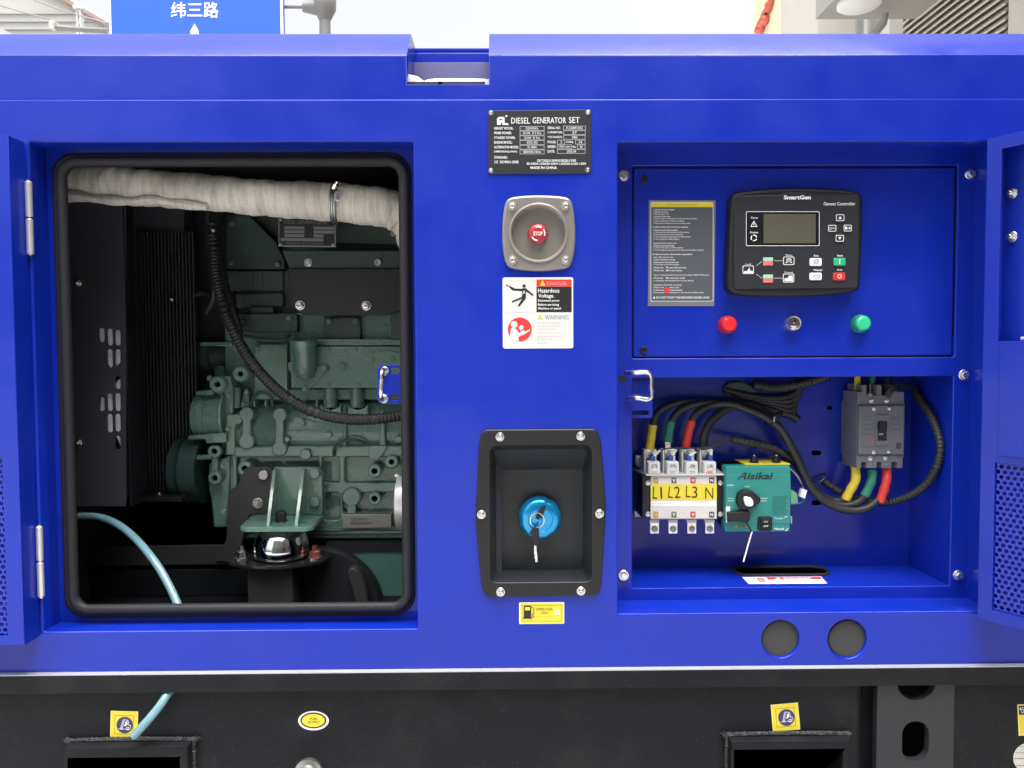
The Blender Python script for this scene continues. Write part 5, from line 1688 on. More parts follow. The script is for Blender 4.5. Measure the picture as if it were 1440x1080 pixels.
# timing gear case at the front end
mb, done = part('gear_case', eng)
hcyl(mb, 277, 324, 585, .335, [(277, 27), (279, 30), (288, 31), (289, 34), (296, 34), (297, 32), (317, 33), (320, 38), (324, 38)], GREEN, 36)
mb.plate([lp([(300, 530), (324, 528), (328, 548), (326, 640), (316, 640), (316, 560), (298, 552)], .312)], .312, .05, GREEN, .004)
mb.plate([lp([(293, 652), (323, 640), (323, 690), (320, 742), (300, 742), (296, 700), (293, 690)], .318)], .318, .05, GREEN, .004)
mb.plate([lp([(297.5, 640), (305.5, 640), (306, 668), (297, 668)], .302)], .302, .02, GREEN, .002)
done()
mb, done = part('case_flange', eng)
mb.plate([lp([(272, 612), (318, 608), (318, 622), (290, 624), (288, 618), (272, 618)], .292)], .292, .06, GREEN, .002)
done()
for a, b_ in (((266, 615.5), (290, 613.5)), ((277, 553), (300, 551.5)), ((272, 643.5), (298, 642.5))):
    mb, done = part('case_stud', eng)
    q0, q1 = P(*a, .300), P(*b_, .300)
    mb.tube([q0, q0.lerp(q1, .1), q1], .0046, GREEN, 10, rf=lambda i, a_: (.0036, .0048, .0048)[i])
    done()
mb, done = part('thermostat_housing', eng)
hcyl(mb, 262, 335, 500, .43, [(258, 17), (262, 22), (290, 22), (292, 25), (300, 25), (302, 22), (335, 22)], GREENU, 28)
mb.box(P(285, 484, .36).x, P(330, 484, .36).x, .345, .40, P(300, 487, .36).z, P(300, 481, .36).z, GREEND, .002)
mb.tube([P(310, 520, .36), P(312, 540, .34)], .012, GREEND, 12)
done()
mb, done = part('crank_pulley', eng)
hcyl(mb, 254, 292, 660, .345, [(250, 40), (253, 45), (262, 47), (264, 42), (268, 47), (292, 48)], mat('pulley_green', (.022, .048, .044), .5, var=.2, vscale=30), 40)
done()
mb, done = part('injector_fitting', eng)
mb.tube([P(334, 545, .325), P(334, 574, .322)], .007, GREEND, 12)
mb.lathe(P(347, 572, .322), [(.0, 0), (.010, 0), (.010, .008), (.007, .009), (.007, .018), (.004, .026), (0, .026)], GREEN, (0, 0, 1), 6)
mb.lathe(P(347, 557, .322), [(.0, 0), (.005, 0), (.008, .006), (.003, .016), (0, .018)], DULL, (0, 0, 1), 10)
done()
mb, done = part('bell_housing', eng)
mb.plate([round_loop(lp([(468, 764), (660, 764), (660, 900), (468, 900)], .296), .01)], .296, .06, mat('bell_green', (.075, .19, .155), .45, bump=.3, bscale=300, var=.2, vscale=30), .004)
mb.box(P(470, 753, .36).x, P(650, 753, .36).x, .292, .332, P(500, 768, .33).z, P(500, 757, .33).z, DKP)
done()
mb, done = part('flywheel', eng)
mb.lathe(P(446, 862, .262), [(90 * SP(.262), 0), (92 * SP(.262), .004), (92 * SP(.262), .026), (90 * SP(.262), .030)], DKP, (0, 1, 0), 60)
done()
mb, done = part('flywheel_rim', eng)
mb.plate([smooth_loop(lp([(486, 806), (494, 797), (503, 800), (511, 815), (517, 836), (520, 880), (505, 880), (500, 850), (494, 825)], .240), 2)], .240, .018, BLACKB, .004)
done()
mb, done = part('oil_filter', eng, 'bright oil filter end at the edge of the bay')
hcyl(mb, 557, 600, 706, .24, [(558.5, 30), (559.5, 37), (566, 38.5), (600, 38.5)], mat('white_filter', (.72, .73, .74), .3, .3, coat=.3), 36)
bolt(558, 668, .235, 3, eng, 'pan', CHROME)
done()
for x, y, r, kd in ((295, 532, 4.2, 'hex'), (322, 556, 4.2, 'hex'), (321, 603, 4.2, 'hex'), (314, 655, 3.8, 'hex'), (314, 720, 4.2, 'hex'), (362, 490, 4, 'hex'), (398, 490, 4, 'hex'), (362, 552, 4, 'hex'), (326, 315, 3.6, 'hex'), (326, 370, 3.6, 'hex'), (390, 372, 3.6, 'hex'), (322, 395, 3.6, 'hex'), (406, 447, 4, 'hex'), (463, 452, 3.6, 'hex'), (500, 452, 3.6, 'hex'), (462, 492, 3.2, 'hex'), (500, 492, 3.2, 'hex'), (462, 541, 3.2, 'hex'), (505, 541, 3.2, 'hex')):
    bolt(x, y, .302 if y > 520 and x < 330 else (.318 if x > 403 and y > 480 else (.325 if y > 480 else (.334 if y > 440 else .364))), r, eng, kd, GREEN)
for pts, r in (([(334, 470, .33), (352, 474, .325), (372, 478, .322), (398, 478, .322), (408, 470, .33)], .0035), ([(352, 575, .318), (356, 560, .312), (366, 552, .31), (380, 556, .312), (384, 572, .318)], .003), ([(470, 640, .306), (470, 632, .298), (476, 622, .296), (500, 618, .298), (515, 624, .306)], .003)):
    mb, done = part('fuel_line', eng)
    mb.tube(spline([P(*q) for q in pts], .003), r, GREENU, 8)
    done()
for x0, x1 in ((450, 480), (488, 518)):
    mb, done = part('tube_collar', eng)
    mb.plate([round_loop(lp([(x0, 569), (x0 + 6, 574), (x0 + 15, 577), (x0 + 24, 574), (x0 + 30, 569), (x0 + 30, 583), (x0, 583)], .312), .003)], .312, .02, GREEN, .002)
    done()
for x in (340, 356, 372, 408, 426, 444):
    mb, done = part('cooling_rib', eng)
    mb.plate([rrp(x, 563, x + 2.4, 573, .8, .314)], .314, .03, GREEN, .0008)
    done()
for x, y, r in ((403, 618, 4), (462, 612, 4.5), (560, 618, 5), (425, 594, 3.5)):
    mb, done = part('core_plug', eng)
    cyl(mb, x, y, .306, r, .02, GREEN)
    done()
mb, done = part('fan_shroud', eng)
mb.box(P(246, 400, .43).x, P(330, 400, .43).x, .43, .45, P(300, 600, .43).z, P(300, 270, .43).z, MATS['dark_cover_paint'] if 'dark_cover_paint' in MATS else FOAM, .004)
done()
# engine plate
pl = thing('engine_plate', 'small tilted dark data plate with pale boxes under the lagged pipe', 'nameplate', P(431, 347, .285))
mb, done = part('plate', pl)
TL = lambda x, y: (x, y + (x - 431) * .012)
mb.plate([lp([TL(391, 306), TL(473, 306), TL(472, 347), TL(391.5, 347)], .283)], .283, .002, mat('plate_steel', (.25, .25, .25), .4, .6), .0006)
done()
mb, done = part('print', pl)
I = Ink(mb, .2828, .7, (431, 326))
I.rect(393, 308, 470.5, 345, DGREY, 0)
I.text('DIESEL GENERATOR SET', 399, 310, 463, 315, MGREY, 1)
for y0, xs in ((318.5, ((400, 428), (441, 470))), (324, ((400, 428), (441, 470))), (329.5, ((400, 428), (441, 455))), (335, ((395, 455),))):
    for a, b_ in xs: I.rect(a, y0, b_, y0 + 4.2, MGREY, 1)
I.text('MADE IN CHINA', 404, 341, 455, 343.6, MGREY, 1)
done()
for q in ((394.5, 309), (469, 310), (394.5, 344), (468.5, 344.5)): bolt(*q, .283, 2.2, pl, 'pan', DULL, 'rivet')

# mount bracket and rubber foot
br = thing('engine_bracket', 'green gusseted engine foot bracket above the rubber mount', 'bracket', P(396, 748, .25))
mb, done = part('bracket_plate', br)
mb.plate([round_loop(lp([(384, 657), (446, 657), (453, 662), (453.5, 724), (384, 724)], .282), .006)], .282, .010, GREEN, .002)
done()
zt0, zt1 = P(396, 739, .19).z, P(396, 748, .19).z
mb, done = part('foot_plate', br)
q = [(P(352, 726, .282).x, .290), (P(453.5, 724, .282).x, .290), (P(453.5, 724, .282).x, .270), (P(441, 742, .2).x, .196), (P(432, 746, .19).x, .188), (P(345, 746, .19).x, .188), (P(337, 742, .196).x, .196)]
tz = P(400, 724.5, .282).z
mb.plate([round_loop(q, .006)], 0, .0075, GREEN, .0018, lambda x, y, d: (x, y, tz - d))
done()
for xt, xb_ in ((387, 379), (427.5, 418.5)):
    mb, done = part('gusset', br)
    t0 = P(xt, 660, .278); b0_ = P(xb_, 737, .212)
    xm = (P(xt, 660, .278).x + P(xb_, 737, .212).x) / 2
    vs = []
    for dx_ in (-.0026, .0026):
        vs += [(t0.x + dx_, .283, t0.z), (t0.x + dx_ , .272, t0.z), (b0_.x + dx_, .205, tz + .004), (b0_.x + dx_, .203, tz), (t0.x + dx_, .283, tz)]
    mb.add(vs, [(0, 1, 2, 3, 4), (5, 6, 7, 8, 9)] + [(i, (i + 1) % 5, 5 + (i + 1) % 5, 5 + i) for i in range(5)], GREEN)
    done()
for q in ((443.5, 665.5), (443.5, 705)): bolt(*q, .281, 7.8, br, 'plain', GREEN)
mb, done = part('clamp_bolt', br, 'black hexagon clamping bolt')
c = P(393.5, 741, .225)
mb.lathe((c.x, .232, tz), [(.0115, 0), (.0115, .002), (.0098, .0025), (.0098, .016), (.0085, .018), (0, .018)], BLACKI, (0, 0, 1), 6)
done()
sb = thing('side_plate', 'dark brown steel plate bolted beside the green engine bracket', 'steel plate', P(350, 780, .295))
mb, done = part('steel_plate', sb)
mb.plate([round_loop(lp([(345, 658), (378, 656), (385, 663), (380, 722), (350, 724), (336, 780), (330, 790), (300, 790), (318, 760), (321, 690), (333, 684)], .286), .005)], .286, .010, BLACKB, .0015)
done()
for q, kd in (((371.5, 667.5), 'plain'), ((362.5, 707.5), 'nut')): bolt(*q, .285, 7.6, sb, kd, DULL)
rm = thing('rubber_mount', 'chromed dome rubber mount under the green bracket', 'engine mount', P(388, 800, .23))
c = P(396, 780, .235)
k = SP(.235)
zb_ = P(388, 785, .225).z
HD = tz - .0078 - .004 - zb_
mb, done = part('dome', rm)
mb.lathe((c.x, .235, zb_), [(33 * k, 0), (38 * k, .003), (39 * k, .007), (38 * k, HD * .45), (34 * k, HD * .75), (29 * k, HD * .93), (25 * k, HD), (0, HD)], CHROME, (0, 0, 1), 40)
done()
mb, done = part('rubber_ring', rm)
mb.lathe((c.x, .235, zb_ + HD), [(22 * k, 0), (24 * k, .001), (23 * k, .0039)], RUBBER, (0, 0, 1), 30)
done()
mb, done = part('mount_plate', rm)
mx0, mx1 = P(313, 790, .21).x, P(459, 790, .21).x
pts = [(mx0 + .006, .205), (mx0 + .05, .178), (c.x, .172), (mx1 - .05, .178), (mx1 - .006, .205), (mx1, .235), (mx1 - .006, .265), (c.x, .300), (mx0 + .006, .265), (mx0, .235)]
mb.plate([smooth_loop(pts, 1)], 0, .005, mat('gloss_black', (.012, .012, .013), .18, coat=.6, coat_r=.06), .0012, lambda x, y, d: (x, y, zb_ - d))
done()
for px, m_ in ((339.5, STEEL), (443, mat('red_marked_steel', (.55, .20, .17), .4, .8))):
    x_ = P(px, 778, .225).x
    mb, done = part('mount_nut', rm)
    mb.lathe((x_, .225, zb_), [(.0125, 0), (.0125, .0022), (.0098, .0024), (.0098, .012), (.0088, .013), (.005, .013), (.005, .022), (0, .022)], m_, (0, 0, 1), 6)
    mb.lathe((x_, .225, zb_), [(.0130, 0), (.0130, .0021), (0, .0021)], STEEL, (0, 0, 1), 18)
    done()
po = thing('mount_post', 'dark steel post carrying the rubber mount', 'post', (P(381, 860, .22).x, .24, IZ0))
mb, done = part('post_tube', po)
mb.box(P(349, 830, .2).x, P(413, 830, .2).x, .195, .275, IZ0, zb_ - .0052, mat('post_paint', (.022, .022, .024), .55, bump=.2, bscale=120, var=.3, vscale=12), .004)
done()
mb, done = part('cross_beam', po)
mb.box(IX0, P(640, 800, .3).x, .30, .36, IZ0, IZ0 + .05, BLACKP, .003)
mb.plate([lp([(98, 770), (340, 765), (345, 790), (330, 792), (98, 796)], .30)], .296, .006, BLACKB, .001)
done()

# exhaust pipe in woven lagging, with a clamp
def lag_mat():
    m = mat('woven_lagging', (0.7, 0.66, 0.58), 0.9, bump=.0)
    t = m.node_tree
    b = t.nodes['Principled BSDF']
    tc = t.nodes.new('ShaderNodeTexCoord')
    wv = t.nodes.new('ShaderNodeTexNoise'); wv.inputs['Scale'].default_value = 9; wv.inputs['Detail'].default_value = 7; wv.inputs['Roughness'].default_value = .7
    ns = t.nodes.new('ShaderNodeTexNoise'); ns.inputs['Scale'].default_value = 420; ns.inputs['Detail'].default_value = 4
    n2 = t.nodes.new('ShaderNodeTexNoise'); n2.inputs['Scale'].default_value = 14; n2.inputs['Detail'].default_value = 5
    mp = t.nodes.new('ShaderNodeMapping'); mp.inputs['Rotation'].default_value = (0, math.radians(6), 0); mp.inputs['Scale'].default_value = (14, 1.4, 1.4)
    t.links.new(tc.outputs['Object'], mp.inputs['Vector'])
    t.links.new(mp.outputs[0], wv.inputs['Vector'])
    for q in (ns, n2): t.links.new(tc.outputs['Object'], q.inputs['Vector'])
    ad = t.nodes.new('ShaderNodeMath'); ad.operation = 'MULTIPLY_ADD'; ad.inputs[1].default_value = .25
    t.links.new(ns.outputs['Fac'], ad.inputs[0]); t.links.new(wv.outputs['Fac'], ad.inputs[2])
    cr = t.nodes.new('ShaderNodeValToRGB')
    cr.color_ramp.elements[0].position = .42; cr.color_ramp.elements[0].color = (.44, .415, .375, 1)
    cr.color_ramp.elements[1].position = .75; cr.color_ramp.elements[1].color = (.72, .69, .635, 1)
    t.links.new(ad.outputs[0], cr.inputs['Fac'])
    mx = t.nodes.new('ShaderNodeMix'); mx.data_type = 'RGBA'; mx.blend_type = 'MULTIPLY'; mx.inputs[0].default_value = .7
    c2 = t.nodes.new('ShaderNodeValToRGB'); c2.color_ramp.elements[0].position = .3; c2.color_ramp.elements[0].color = (.72, .70, .67, 1); c2.color_ramp.elements[1].position = .62
    t.links.new(n2.outputs['Fac'], c2.inputs['Fac']); t.links.new(cr.outputs[0], mx.inputs[6]); t.links.new(c2.outputs[0], mx.inputs[7])
    t.links.new(mx.outputs[2], b.inputs['Base Color'])
    bp = t.nodes.new('ShaderNodeBump'); bp.inputs['Strength'].default_value = .55; bp.inputs['Distance'].default_value = .003
    t.links.new(ad.outputs[0], bp.inputs['Height']); t.links.new(bp.outputs[0], b.inputs['Normal'])
    return m
LAG = lag_mat()
ex = thing('exhaust_pipe', 'cream woven lagging wrapped round the exhaust pipe above the engine', 'exhaust pipe', P(320, 300, .25))
mb, done = part('lagging', ex)
cl_ = [(40, 252, .15), (90, 257, .145), (150, 260, .14), (250, 267, .13), (340, 276, .125), (420, 281, .12), (480, 286, .12), (525, 290, .12), (556, 296, .125), (574, 310, .13), (588, 345, .14)]
ps = spline([P(*q) for q in cl_], .004)
rn = random.Random(11)
ph = [rn.uniform(0, 6.28) for _ in range(8)]
N = len(ps)
def lagr(i, a):
    t = i / N
    base_ = (.0285 - .0005 * math.sin(6 * t))
    w_ = .0011 * math.sin(a * 2 + ph[0] + t * 9) + .0008 * math.sin(a * 3 + ph[1] - t * 22) + .0008 * math.sin(t * 70 + ph[2] + a) + .0005 * math.sin(t * 150 + a * 2 + ph[3])
    step = .0013 if (t * 27 + a / 6.28 * .6) % 1 > .86 else 0
    return base_ + w_ - step
mb.tube(ps, .03, LAG, 40, rf=lagr)
done()
mb, done = part('lagging_seam', ex)
sp_ = [(92, 273, .122), (150, 281, .118), (190, 283, .114), (215, 281, .112), (250, 286, .108), (292, 291, .104)]
mb.tube(spline([P(*q) for q in sp_], .006), .008, LAG, 10, rf=lambda i, a: .007 + .0012 * math.sin(i * .7))
done()
mb, done = part('pipe_clamp', ex)
i0 = min(range(N), key=lambda i: abs(ps[i].x - P(474, 285, .12).x))
tdir = (ps[i0 + 2] - ps[i0 - 2]).normalized()
u_ = tdir.cross(Vector((0, 1, 0))).normalized()
ring_ = []
for i in range(40):
    a = 2 * math.pi * i / 40
    ring_.append(ps[i0] + (u_ * math.cos(a) + Vector((0, 1, 0)) * math.sin(a)) * .0312)
for off in (-.0034, 0.0, .0034):
    mb.tube([v + tdir * off for v in ring_], .0018, DULL, 6, closed=True)
done()
mb, done = part('clamp_screw', ex)
cq = P(475, 263, .095)
mb.lathe((cq.x - .004, cq.y, cq.z), [(.004, -.006), (.005, -.004), (.005, .005), (.003, .006), (.003, .009), (0, .009)], CHROME, (.5, -.3, .8), 8)
mb.plate([round_loop(lp([(470.5, 268), (477.5, 268), (477, 282), (470.5, 282)], .086), .0015)], .086, .003, CHROME, .0008)
done()
bolt(553, 328.5, .30, 4, ex, 'hex', DULL)
conduit('corrugated_conduit', 'long ribbed black conduit sweeping across the green engine', [(298, 316, .31), (300, 345, .30), (304, 385, .285), (313, 425, .27), (327, 462, .25), (349, 502, .235), (378, 537, .222), (413, 565, .21), (450, 582, .20), (490, 589.5, .195), (530, 589, .19), (570, 583, .19), (610, 575, .20)], 8.2 * SP(.22), CABLE, .0062)
t_ = thing('wiring_loom', 'dark cables hanging behind the ribbed conduit at the front of the engine', 'cables', P(300, 400, .33))
for pts in ([(292, 300, .33), (294, 350, .33), (300, 395, .325), (300, 420, .33), (290, 440, .34)], [(306, 300, .34), (308, 350, .33), (318, 400, .32), (330, 440, .31), (338, 470, .31)], [(262, 420, .36), (285, 412, .35), (305, 420, .34), (318, 440, .33)]):
    b = MB()
    b.tube(spline([P(*q) for q in pts], .006), .006, CABLE, 8)
    b.build('cable', t_, 60)
bolt(299.5, 324, .30, 3.2, t_, 'pan', STEEL)
bolt(241, 421, .34, 3.2, t_, 'pan', STEEL)

# radiator with its slotted guard at the cold end
rg = thing('radiator_guard', 'black slotted sheet guard on the radiator side of the bay', 'guard', P(140, 712, .19))
mb, done = part('guard_sheet', rg)
sl = []
YGD = .185
for x, rows_ in ((143, ((461, 481), (558, 578))), (154.5, ((462, 486), (491, 517), (553, 578), (582, 608))), (165.5, ((464, 486), (491, 515), (528, 547), (553, 578), (582, 607), (613, 632)))):
    for a, b_ in rows_: sl.append(rrp(x - 3.7, a, x + 3.7, b_, 3.5, YGD, 3))
mb.plate([lp([(60, 286), (177, 284), (177, 712), (60, 712)], YGD)] + sl, YGD, .002, mat('satin_black_sheet', (.032, .032, .042), .5, bump=.1, bscale=200, var=.2, vscale=9), .0006)
mb.box(P(177, 480, YGD).x + .0005, P(179, 480, YGD).x, YGD, YGD + .03, P(177, 712, YGD).z, P(177, 286, YGD).z, BLACKP)
done()
mb, done = part('slot_light_plate', rg, 'pale plate standing for the lit space behind the slots')
mb.plate([lp([(136, 462), (152, 512), (158, 520), (172, 508), (172, 455), (138, 455)], YGD + .010)], YGD + .010, .003, PALE, .0003)  # brightness of the lit space beyond the slots, put in as pale plates
mb.plate([lp([(140, 592), (142, 560), (160, 540), (172, 530), (172, 632), (160, 606), (150, 612)], YGD + .010)], YGD + .010, .003, PALE, .0003)
done()
for q in ((110, 398), (111, 622.5)): bolt(*q, YGD, 4.6, rg, 'nut', STEEL, 'nut')
ra = thing('radiator', 'dark finned radiator behind the black slotted guard', 'radiator', P(220, 700, .3))
for k_ in range(16):
    x_ = P(184 + k_ * 5.0, 500, .30).x
    mb, done = part('fin', ra)
    mb.box(x_, x_ + .0022, .345, .36, P(200, 700, .30).z, P(200, 320, .30).z, MATS['satin_black_sheet'])
    done()
mb, done = part('radiator_core', ra)
mb.box(IX0 + .01, P(262, 500, .36).x, .362, .40, P(200, 705, .36).z, P(200, 290, .36).z, mat('core_black', (.040, .040, .052), .6))
mb.box(P(182, 700, .28).x, P(262, 700, .28).x, .26, .40, P(200, 703, .28).z, P(200, 697, .28).z, BLACKP, .001)
done()
bolt(0, 0, 0, 4.4, ra, 'nut', STEEL, 'nut', (0, 0, 1), Vector((P(230, 692, .30).x, .285, P(230, 696.5, .285).z)))

# clear drain hose: out of the bay, behind the panel, out again under the rail
HOSE = mat('clear_hose', (.24, .46, .53), .16, coat=.6, coat_r=.05, trans=.35, var=.15, vscale=60)
hs_ = thing('drain_hose', 'clear blue tinted drain hose curving down out of the engine bay', 'hose', P(187, 1037, -.02))
mb, done = part('hose_tube', hs_)
hp_ = [(100, 727, .19), (112, 726, .185), (140, 727, .17), (168, 739, .15), (195, 762, .125), (220, 793, .10), (237, 822, .085), (250, 850, .07), (262, 880, .055), (268, 915, .045), (262, 950, .030), (247, 966, .020)]
p1 = spline([P(*q) for q in hp_], .004)
hp2 = [(247, 963, .014), (236, 976, -.002), (226, 991, -.012), (214, 1006, -.018), (202, 1020, -.021), (188.5, 1035, -.020)]
p2 = spline([P(*q) for q in hp2], .004)
mb.tube(p1 + p2[1:], .0060, HOSE, 14)
done()
mb, done = part('hose_core', hs_)
mb.tube(p1 + p2[1:], .0032, mat('hose_bore', (.05, .16, .20), .3), 8)
done()
mb, done = part('hose_nozzle', hs_)
cq = P(112, 726, .185)
mb.lathe(P(104, 727, .188), [(.009, 0), (.009, .016), (.0075, .018), (.0075, .022), (0, .022)], RUBBER, (1, 0, 0), 14)
done()

# ------------------------------------------------------------------ street behind the generator
SIGNB = mat('sign_blue', (.016, .10, .62), .45, var=.04, vscale=3)
SIGNW = mat('sign_white', (.80, .80, .80), .5)
GALV = mat('galvanised_pole', (.19, .19, .19), .5, .2, var=.12, vscale=12)
YSG = 6.0
sg = thing('street_sign', 'blue street name sign with white characters hung from a grey pole', 'street sign', P(457, 60, YSG) * 1.0)
sx0, sz0, sx1, sz1 = WR(153.5, -70, 398, 92, YSG)
mb, done = part('sign_board', sg)
mb.plate([rr(sx0, sz0, sx1, sz1, .03)], YSG, .05, SIGNB, .004)
done()
mb, done = part('sign_border', sg)
mb.plate([rr(sx0, sz0, sx1, sz1, .03), rr(sx0 + .017, sz0 + .017, sx1 - .024, sz1 - .017, .02)], YSG - .004, .0035, SIGNW, 0)
done()
mb, done = part('lettering', sg)
I = Ink(mb, YSG - .002)
for k_, ch in enumerate('纬三路'):
    x_ = 240.3 + 23 * k_
    I.text(ch, x_, (2.6, 5, 2.6)[k_], x_ + 21.2, (25, 23, 25.2)[k_], SIGNW, 4, bold=.012, res=6)
I.poly([(267.5, 44), (273.5, 33), (279.5, 44), (279.5, 52), (267.5, 52)], SIGNW, 4)
done()
mb, done = part('pole', sg)
pr_ = 7.6 * SP(YSG)
pc = P(457, 40, YSG + .02)
mb.lathe((pc.x, pc.y, 0), [(pr_, 0), (pr_, P(457, -160, YSG).z)], GALV, (0, 0, 1), 24)
done()
mb, done = part('pole_bracket', sg)
zc = P(457, 6, YSG).z
mb.lathe((pc.x, pc.y, P(457, 28, YSG).z), [(pr_ * 1.02, 0), (pr_ * 1.5, .05), (pr_ * 2.0, .10), (pr_ * 2.1, .20), (pr_ * 1.6, .26), (pr_ * 1.02, .30)], GALV, (0, 0, 1), 24)
mb.tube([(pc.x, pc.y, zc - .02), P(426, 10, YSG + .02)], .05, GALV, 12, rf=lambda i, a: (.085, .045)[i])
done()
mb, done = part('arm', sg)
mb.tube([P(426, 9.5, YSG + .02), P(392, 9.5, YSG + .06), P(300, 9.5, YSG + .10), P(170, 9.5, YSG + .10)], .017, GALV, 12)
mb.tube([P(426, -70, YSG + .02), P(170, -70, YSG + .10)], .017, GALV, 12)
done()

# pale gabled building far behind, with a pylon and wires before it
FAC = mat('pale_render', (.36, .36, .35), .85, var=.08, vscale=.4)
ROOFP = mat('pinkish_roof', (.42, .31, .28), .8, var=.15, vscale=1)
YBL = 26.0
bl = thing('pale_building', 'pale grey building with a sloping pinkish roof edge behind the street sign', 'building', (P(20, 400, YBL).x, YBL, 0))
gab = [(P(-420, 500, YBL).x, 0), (P(190, 500, YBL).x, 0), (P(190, 48, YBL).x, P(190, 58, YBL).z), (P(160, 38, YBL).x, P(160, 38, YBL).z), (P(92, -2, YBL).x, P(92, -2, YBL).z), (P(-60, -85, YBL).x, P(-60, -85, YBL).z), (P(-420, 30, YBL).x, P(-420, 30, YBL).z)]
mb, done = part('gable_wall', bl)
mb.plate([gab], YBL, 9, FAC, 0)
done()
mb, done = part('roof_edge', bl)
for a, b_ in (((195, 60), (160, 37)), ((160, 37), (92, -3)), ((92, -3), (-60, -87))):
    mb.tube([P(*a, YBL - .1), P(*b_, YBL - .1)], .14, ROOFP, 6)
done()
for k_ in range(4):
    mb, done = part('wall_band', bl)
    y_ = 18 + 11 * k_
    mb.plate([lp([(-200, y_), (120 + k_ * 14, y_), (120 + k_ * 14, y_ + 1.2), (-200, y_ + 1.2)], YBL - .06)], YBL - .06, .05, mat('band_grey', (.33, .33, .325), .85), 0)
    done()
mb, done = part('stair_roof', bl)
mb.plate([lp([(-40, 37), (2, 40), (17, 48), (17, 60), (-40, 60)], YBL - 1)], YBL - 1, .9, mat('grey_roof', (.36, .36, .37), .8), .01)
done()
YTW = 20.0
tw_ = thing('pylon', 'hazy lattice pylon with a lamp head beside the street sign', 'pylon', (P(112, 400, YTW).x, YTW, 0))
PYL = mat('pylon_grey', (.42, .43, .43), .8, var=.1, vscale=4)
mb, done = part('mast', tw_)
xm = P(112, 20, YTW).x
hw = 3.0 * SP(YTW)
zt_ = P(112, 4, YTW).z
for sx in (-1, 1):
    for sy in (-1, 1):
        mb.tube([(xm + sx * hw, YTW + sy * hw, 0), (xm + sx * hw * .8, YTW + sy * hw * .8, zt_)], .03, PYL, 6)
done()
zz = 5.0
rngp = []
while zz < zt_:
    rngp.append(zz); zz += .35
for j, z_ in enumerate(rngp):
    mb, done = part('brace', tw_)
    s_ = 1 if j % 2 else -1
    mb.tube([(xm - s_ * hw * .9, YTW - hw * .9, z_), (xm + s_ * hw * .9, YTW - hw * .9, z_ + .35)], .022, PYL, 5)
    done()
mb, done = part('lamp_head', tw_)
mb.plate([lp([(104, 10), (108, 6), (109, 2), (111, 6), (115, 6), (116, 11), (120, 13), (118, 15), (112, 14), (106, 15)], YTW)], YTW - .1, .2, PYL, .01)
done()
ws = thing('street_lamp_arm', 'grey lamp arm with a pale lamp and two slack wires crossing the pale building', 'lamp arm', (P(152, 400, 14).x, 14, 0))
mb, done = part('arm', ws)
mb.tube([P(76, 38, 14), P(110, 41, 14), P(152, 43, 14), P(152, 60, 14)], .055, GALV, 8)
mb.tube([P(86, 39, 14), P(77, 31, 14)], .02, GALV, 6)
done()
mb, done = part('post', ws)
mb.box(P(148, 40, 14).x, P(156, 40, 14).x, 14, 14.1, 0, P(152, 31, 14).z, GALV)
done()
mb, done = part('lamp_head', ws)
mb.plate([rrp(68, 28, 74.5, 40, 1, 13.9)], 13.9, .12, mat('olive_lamp', (.42, .43, .33), .6), .01)
mb.plate([rrp(70, 29.5, 73, 39, .5, 13.88)], 13.88, .03, SIGNW, .005)
done()
for a, b_, c_ in (((-60, -15), (-2, 7), (70, 27.5)), ((20, -12), (80, 12), (152, 33))):
    mb, done = part('wire', ws)
    mb.tube(spline([P(*a, 13.9), P(*b_, 13.9), P(*c_, 13.9)], .4), .013, mat('wire_grey', (.22, .22, .22), .6), 6)
    done()

# building on the other side, its long wall running back along the street
WX = 4.2
def QX(px, py, X):
    d = ray(px, py)
    return CAM + d * ((X - CAM.x) / d.x)
STONE = mat('pale_wall_render', (.56, .54, .51), .85, var=.10, vscale=.8)
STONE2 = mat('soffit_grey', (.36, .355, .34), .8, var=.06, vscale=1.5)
SLAT = mat('cream_slat', (.55, .51, .43), .55, var=.08, vscale=2)
rb = thing('shop_building', 'pale rendered building with a deep canopy and slatted shutters behind the generator', 'building', (WX + 3, 6, 0))
ys = lambda px, py=30: QX(px, py, WX).y
yl0, yl1, yp1 = ys(1418), ys(1270), ys(1251)
mb, done = part('wall', rb)
mb.box(WX, WX + 6, 2.2, yl0, 0, 9.5, STONE)
mb.box(WX + .35, WX + 6, yl0, yl1, 0, 9.5, mat('shutter_recess', (.20, .18, .15), .8))
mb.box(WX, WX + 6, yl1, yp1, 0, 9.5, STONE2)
yw1 = ys(1150)
mb.box(WX + .5, WX + 6, yp1, yw1, 0, 9.5, STONE)
mb.box(WX, WX + 6, yw1, ys(1098), 0, 9.5, STONE)
mb.box(WX + .3, WX + 6, ys(1098), ys(1098) + 2.2, 0, 9.5, mat('cream_wall', (.74, .68, .48), .8, var=.05, vscale=1))
done()
z0_ = QX(1418, 60, WX).z - .6
n_ = 52
for k_ in range(n_):
    z_ = 2.5 + k_ * .066
    mb, done = part('slat', rb)
    vs = [(WX - .02, y_, z_) for y_ in (yl0 + .02, yl1 - .02)] + [(WX + .040, y_, z_ + .058) for y_ in (yl0 + .02, yl1 - .02)]
    vs += [(x + .012, y_, z - .012) for x, y_, z in vs]
    mb.add(vs, [(0, 1, 3, 2), (4, 5, 7, 6), (0, 1, 5, 4), (2, 3, 7, 6), (0, 2, 6, 4), (1, 3, 7, 5)], SLAT)
    done()
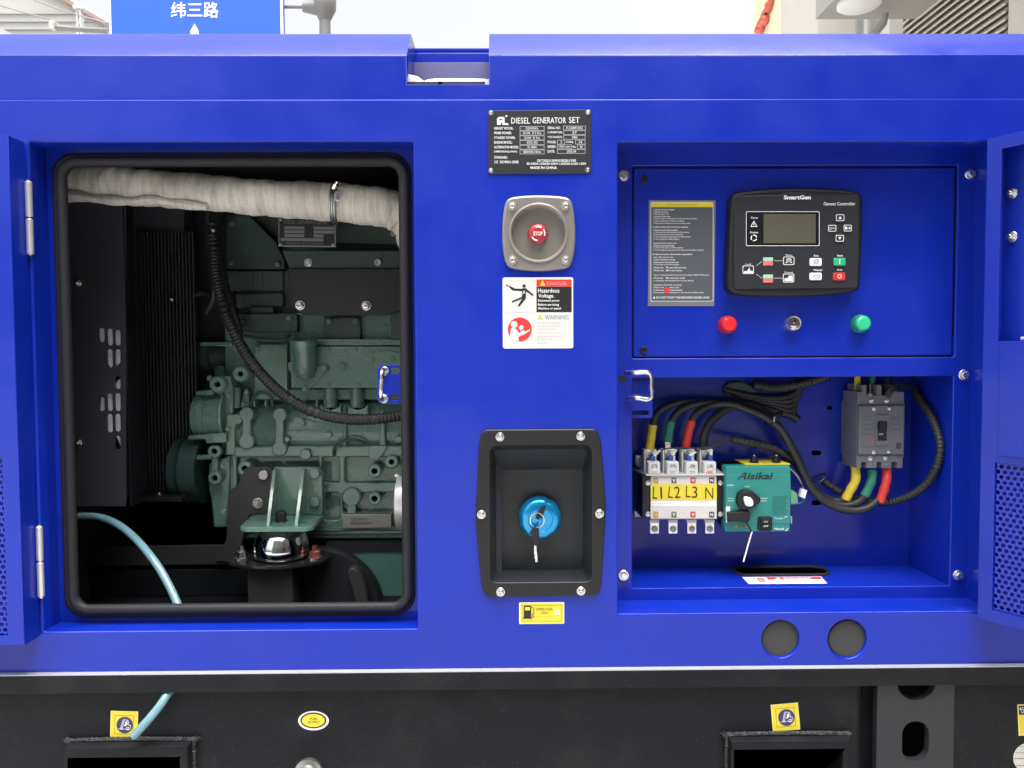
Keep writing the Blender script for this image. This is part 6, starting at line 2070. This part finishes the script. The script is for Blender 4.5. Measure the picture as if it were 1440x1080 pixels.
# canopy slab with a round ceiling lamp
def QZ(px, py, z):
    d = ray(px, py)
    return CAM + d * ((z - CAM.z) / d.z)
zc_ = 4.15
a_, b_, c_ = QZ(1148, 26, zc_), QZ(1247, 28, zc_), QZ(1168, 0, zc_)
mb, done = part('canopy', rb)
far = (a_.y + b_.y) / 2
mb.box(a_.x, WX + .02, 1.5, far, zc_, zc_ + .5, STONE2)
done()
mb, done = part('ceiling_lamp', rb)
lc = QZ(1208, 3.5, zc_)
mb.lathe((lc.x, lc.y, zc_), [(.20, 0), (.20, .03), (.17, .05), (0, .055)], SIGNW, (0, 0, -1), 28)
done()
mb, done = part('canopy_bracket', rb)
e0, e1 = QX(1246, 20, WX - .05), QX(1232, 46, WX - .05)
mb.tube([P(1243, 20, far - .3), P(1241, 31, far - .3), P(1226, 50, far - .25)], .05, STONE2, 8)
done()
for px0, px1 in ((1172, 1176), (1184, 1188), (1205, 1208), (1222, 1226)):
    mb, done = part('window_mullion', rb)
    ya_, yb_ = QX(px0, 35, WX + .44).y, QX(px1, 35, WX + .44).y
    mb.box(WX + .42, WX + .5, min(ya_, yb_), max(ya_, yb_), 1.0, zc_ + 1.5, mat('grey_mullion', (.30, .30, .31), .5))
    done()
mb, done = part('sign_script', rb, 'red script lettering seen edge on')
yb2_ = ys(1098) + .9
RS = mat('red_sign', (.62, .14, .09), .5)
pts = [QX(px, py, WX + .26) for px, py in ((1064, 45), (1067, 36), (1072, 38), (1070, 44), (1066, 44), (1068, 34), (1073, 25), (1078, 26), (1076, 32), (1072, 30), (1074, 20), (1080, 10), (1084, 3), (1079, 6), (1081, 14), (1086, -4))]
mb.tube(spline(pts, .06), .05, RS, 6)
done()
# unseen building added behind the camera, sized to cut low sky light
for (x0, x1, y1, h, name, lab, m_) in ((-4.6, 4.0, -10.0, 8.5, 'added_building', 'unseen grey building added behind the viewpoint to cut low sky light', mat('added_building_wall', (.22, .22, .22), .85, var=.15, vscale=.6)),):
    wk = thing(name, lab, 'building', (x0 + 3, y1 - 3, 0))
    mb, done = part('wall', wk)
    mb.box(x0, x1, y1 - 8, y1, 0, h, m_)
    done()
    mb, done = part('gutter', wk)
    mb.box(x0 - .1, x1 + .1, y1, y1 + .2, h - .2, h, m_)
    done()
    for i in range(3):
        mb, done = part('door', wk)
        mb.box(x0 + .6 + i * 2.8, x0 + 2.8 + i * 2.8, y1, y1 + .06, 0, 3.2, mat('roller_door', (.12, .12, .13), .6, var=.1))
        done()

# unseen dark building added outside the frame to darken the panel's reflection
st = thing('added_dark_building', 'unseen dark building added to darken the reflection in the blue panel', 'building', (WX + 3, -9, 0))
mb, done = part('wall', st)
mb.box(WX - .15, WX + 6, -22, 2.15, 0, 9.2, mat('added_dark_wall', (.10, .07, .06), .85, var=.2, vscale=3))
done()
for k_ in range(4):
    mb, done = part('window', st)
    mb.box(WX - .19, WX - .15, -18 + k_ * 4.6, -16.2 + k_ * 4.6, 1.1, 2.6, mat('dark_glass', (.02, .022, .025), .1))
    done()
